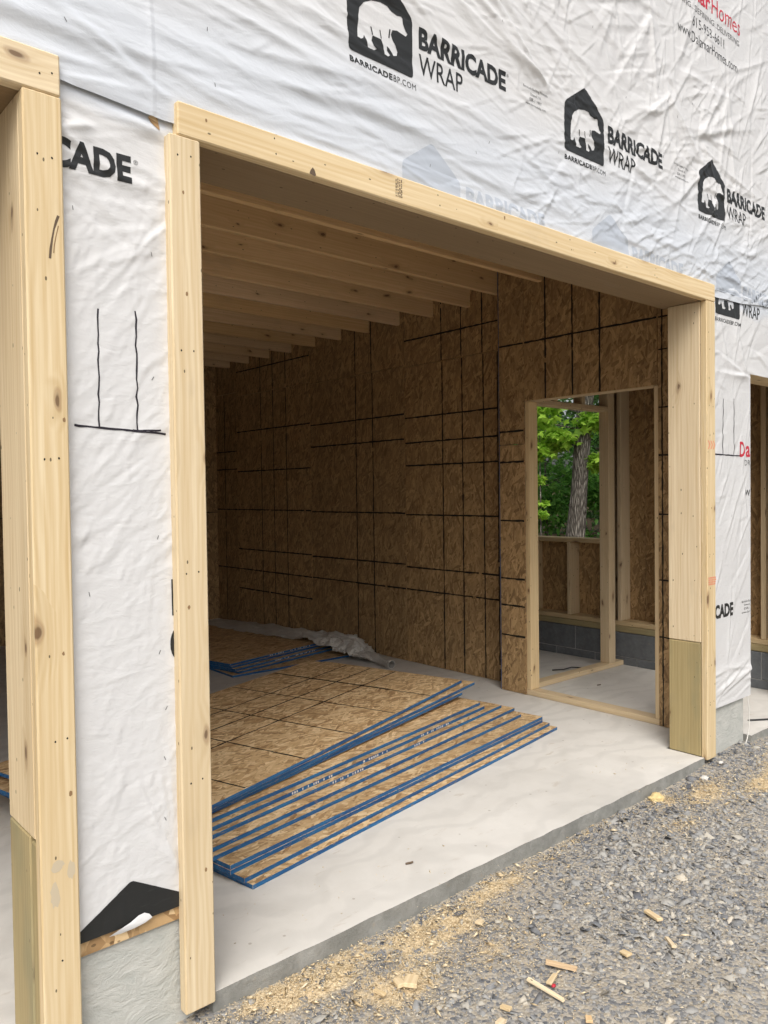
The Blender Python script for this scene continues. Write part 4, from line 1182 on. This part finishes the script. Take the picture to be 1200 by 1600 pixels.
# dark dropped cable inside the right doorway and twig on the small room floor
def cable(name, pts, r, mat, label, cat):
    cu = bpy.data.curves.new('cb', 'CURVE'); cu.dimensions = '3D'; cu.bevel_depth = r; cu.bevel_resolution = 2
    sp = cu.splines.new('POLY'); sp.points.add(len(pts) - 1)
    for q_, p in zip(sp.points, pts): q_.co = (*p, 1)
    me = _to_mesh(cu)
    return tag(mesh_obj(name, me, mat, None, None, True), label, cat)
cable('twig', [(4.05, 1.80, .008), (4.12, 1.74, .012), (4.2, 1.72, .02), (4.28, 1.66, .012)], .005, M['wire'], 'dark twig on the floor of the small room behind the threshold', 'twig')
cable('cable', [(3.80, .12, .006), (3.86, .08, .006), (3.95, .02, .006)], .006, M['wire'], 'short dark stick on the floor of the right hand doorway', 'stick')
cable('cord', [(3.515, -.002, .24), (3.518, -.012, .15), (3.51, -.015, .05), (3.47, -.02, -.01), (3.42, -.03, -.035), (3.3, -.05, -.03)], .003, M['white_scrap'], 'thin white cord hanging down the foundation of the right pier', 'cord')
# a screw on the floor and leaf flecks
for k, (x, y, l) in enumerate(((.95, .18, 'small brown wood flake on the pale slab by the bottom sheet'), (3.9, 1.28, 'dark nail lying on the floor of the small room'))):
    cable('flake', [(x, y, .004), (x + .018, y - .01, .006), (x + .03, y - .008, .004)], .004, M['stamp_dark'], l, 'flake')

# ------------------------------------------------------------------ the wood beyond the window
def leaves(n, centres, spread, size, seed, lobes=True):
    g = np.random.default_rng(seed)
    c = np.asarray(centres)[g.integers(0, len(centres), n)]
    P = c[:, :3] + g.normal(0, 1, (n, 3)) * c[:, 3:4] * np.array(spread)
    ring = 10 if lobes else 6
    ang = np.linspace(0, 2 * np.pi, ring, endpoint=False)
    rad = (np.array([1, .55, .95, .5, .75, .35, .75, .5, .95, .55]) if lobes else np.array([1, .6, .5, .35, .5, .6]))
    lx, ly = np.cos(ang) * rad, np.sin(ang) * rad * (.95 if lobes else .6)
    lz = -.18 * rad ** 2
    base = np.concatenate([[[0, 0, .05]], np.stack([lx, ly, lz], -1)])
    s = size * g.uniform(.6, 1.25, n)
    B = base[None] * s[:, None, None]
    a = g.uniform(0, 6.283, n); t = g.normal(0, .5, n); t2 = g.normal(.25, .4, n)
    X, Y, Z = B[..., 0], B[..., 1], B[..., 2]
    Y, Z = Y * np.cos(t)[:, None] - Z * np.sin(t)[:, None], Y * np.sin(t)[:, None] + Z * np.cos(t)[:, None]
    X, Z = X * np.cos(t2)[:, None] + Z * np.sin(t2)[:, None], -X * np.sin(t2)[:, None] + Z * np.cos(t2)[:, None]
    X, Y = X * np.cos(a)[:, None] - Y * np.sin(a)[:, None], X * np.sin(a)[:, None] + Y * np.cos(a)[:, None]
    k = ring + 1
    V = (np.stack([X, Y, Z], -1) + P[:, None]).reshape(-1, 3)
    tri = np.array([[0, 1 + i, 1 + (i + 1) % ring] for i in range(ring)])
    TR = (tri[None] + (np.arange(n) * k)[:, None, None]).reshape(-1, 3)
    return V, TR, np.repeat(g.beta(2, 2, n), k)
def crown(name, data, mat, parent):
    me = npmesh(name, data[0], data[1])
    at = me.attributes.new('rnd', 'FLOAT', 'POINT'); at.data.foreach_set('value', data[2].astype(np.float32))
    return mesh_obj(name, me, mat, None, parent)
def limb(bm, pts, rads, seg=14, rough=.0):
    rings = []
    for i, p in enumerate(pts):
        p = Vector(p); t = (Vector(pts[min(i + 1, len(pts) - 1)]) - Vector(pts[max(i - 1, 0)])).normalized()
        u = t.orthogonal().normalized() if i == 0 else (rings_u - t * rings_u.dot(t)).normalized()
        rings_u = u; w = t.cross(u)
        rings.append([bm.verts.new(p + (u * math.cos(6.2832 * k / seg) + w * math.sin(6.2832 * k / seg)) * rads[i] * (1 + rough * mnoise.noise(Vector((k * 1.3, p.z * 1.5, i * .4))))) for k in range(seg)])
    for a, b in zip(rings[:-1], rings[1:]):
        for k in range(seg): bm.faces.new((a[k], a[(k + 1) % seg], b[(k + 1) % seg], b[k]))
def tree(name, x, y, h, r, label, mat, seed, crown_r, nleaf, lsize, lean=(0, 0), z_crown=.45, low=None, lobes=False, group='trees in the wood behind the house'):
    rnd = random.Random(seed); z = float(ground_z(np.array([x]), np.array([y]))[0])
    t = thing(name, (x, y, z), label, 'tree', group)
    bm = bmesh.new(); n = 16; tr = []
    for i in range(n + 1):
        s = i / n; tr.append((x + lean[0] * s * h + .05 * r * 8 * math.sin(s * 6 + seed), y + lean[1] * s * h + .04 * r * 8 * math.cos(s * 5 + seed), z - .1 + s * h))
    limb(bm, tr, [r * (1.25 if i == 0 else 1.08 if i == 1 else (1 - .75 * i / n)) for i in range(n + 1)], 18, .25)
    cs = []
    for b in range(9):
        i = rnd.randint(int(n * z_crown * .8), n - 2); p = Vector(tr[i]); a = rnd.uniform(0, 6.28); l = crown_r * rnd.uniform(.5, 1.0)
        e = p + Vector((math.cos(a) * l, math.sin(a) * l, l * rnd.uniform(.1, .6)))
        mid = p.lerp(e, .5) + Vector((0, 0, .12 * l))
        limb(bm, [p, mid, e], [r * .32, r * .2, r * .06], 7)
        for q_ in range(5):
            c = p.lerp(e, rnd.uniform(.45, 1.1)); cs.append((c.x, c.y, c.z + rnd.uniform(-.1, .3) * crown_r * .4, crown_r * rnd.uniform(.14, .3)))
    for (ox, oy, oz, rr_) in (low or ()):
        cs += [(x + ox, y + oy, z + oz, rr_)] * 4
        p = Vector((x + lean[0] * oz, y + lean[1] * oz, z + oz - .15)); e = Vector((x + ox, y + oy, z + oz)); limb(bm, [p, p.lerp(e, .5) + Vector((0, 0, .05)), e], [r * .12, r * .08, r * .03], 6)
    mesh_obj('trunk', bm_mesh('trunk', bm), M['bark'], None, t, True)
    crown('crown', leaves(nleaf, cs, (1, 1, .55), lsize, seed, lobes), mat, t)
    return t
# the big tree framed by the window
tree('broadleaf_tree', 8.61, 4.93, 9, .14, 'large tree with thick ridged grey trunk seen through the window opening', M['leaf_bright'], 3, 2.4, 7000, .085, (.060, -.086), .62, lobes=True,
     low=[(-.35, .45, 2.75, .12), (.1, -.35, 2.45, .10), (-.45, .6, 2.5, .12), (-.25, .0, 2.2, .10), (.25, -.3, 1.9, .08)])
tree('sapling', 7.80, 4.80, 2.5, .018, 'slender young maple with bright green leaves left of the large trunk', M['leaf_bright'], 6, .10, 900, .082, (.0, .0), .7, lobes=True,
     low=[(-.05, .05, 2.65, .09), (.03, -.12, 2.45, .10), (-.10, .10, 2.3, .11), (.12, -.25, 2.25, .07), (-.02, .22, 2.45, .10), (-.1, -.02, 2.05, .10), (.0, .15, 1.95, .08), (.05, -.2, 2.62, .07)])
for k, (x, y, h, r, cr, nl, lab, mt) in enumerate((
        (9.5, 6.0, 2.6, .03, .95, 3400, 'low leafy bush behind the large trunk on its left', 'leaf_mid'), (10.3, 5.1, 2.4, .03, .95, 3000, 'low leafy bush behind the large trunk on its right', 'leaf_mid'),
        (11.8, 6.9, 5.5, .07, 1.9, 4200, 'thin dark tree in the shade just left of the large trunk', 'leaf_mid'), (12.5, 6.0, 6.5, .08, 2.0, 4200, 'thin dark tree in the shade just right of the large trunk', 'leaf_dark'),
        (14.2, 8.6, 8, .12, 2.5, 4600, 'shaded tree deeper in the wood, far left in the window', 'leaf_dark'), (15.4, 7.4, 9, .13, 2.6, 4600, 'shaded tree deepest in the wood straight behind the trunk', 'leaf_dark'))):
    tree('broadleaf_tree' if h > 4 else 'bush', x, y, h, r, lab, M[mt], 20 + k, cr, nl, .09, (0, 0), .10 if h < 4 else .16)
# the mass of the wood beyond
g = np.random.default_rng(77)
cc = np.stack([g.uniform(15, 26, 260), g.uniform(-4, 24, 260), g.uniform(.2, 9, 260), g.uniform(.5, 1.1, 260)], -1)
d = leaves(26000, cc, (1, 1, .6), .22, 78, False)
me = npmesh('woods', d[0], d[1]); at = me.attributes.new('rnd', 'FLOAT', 'POINT'); at.data.foreach_set('value', d[2].astype(np.float32))
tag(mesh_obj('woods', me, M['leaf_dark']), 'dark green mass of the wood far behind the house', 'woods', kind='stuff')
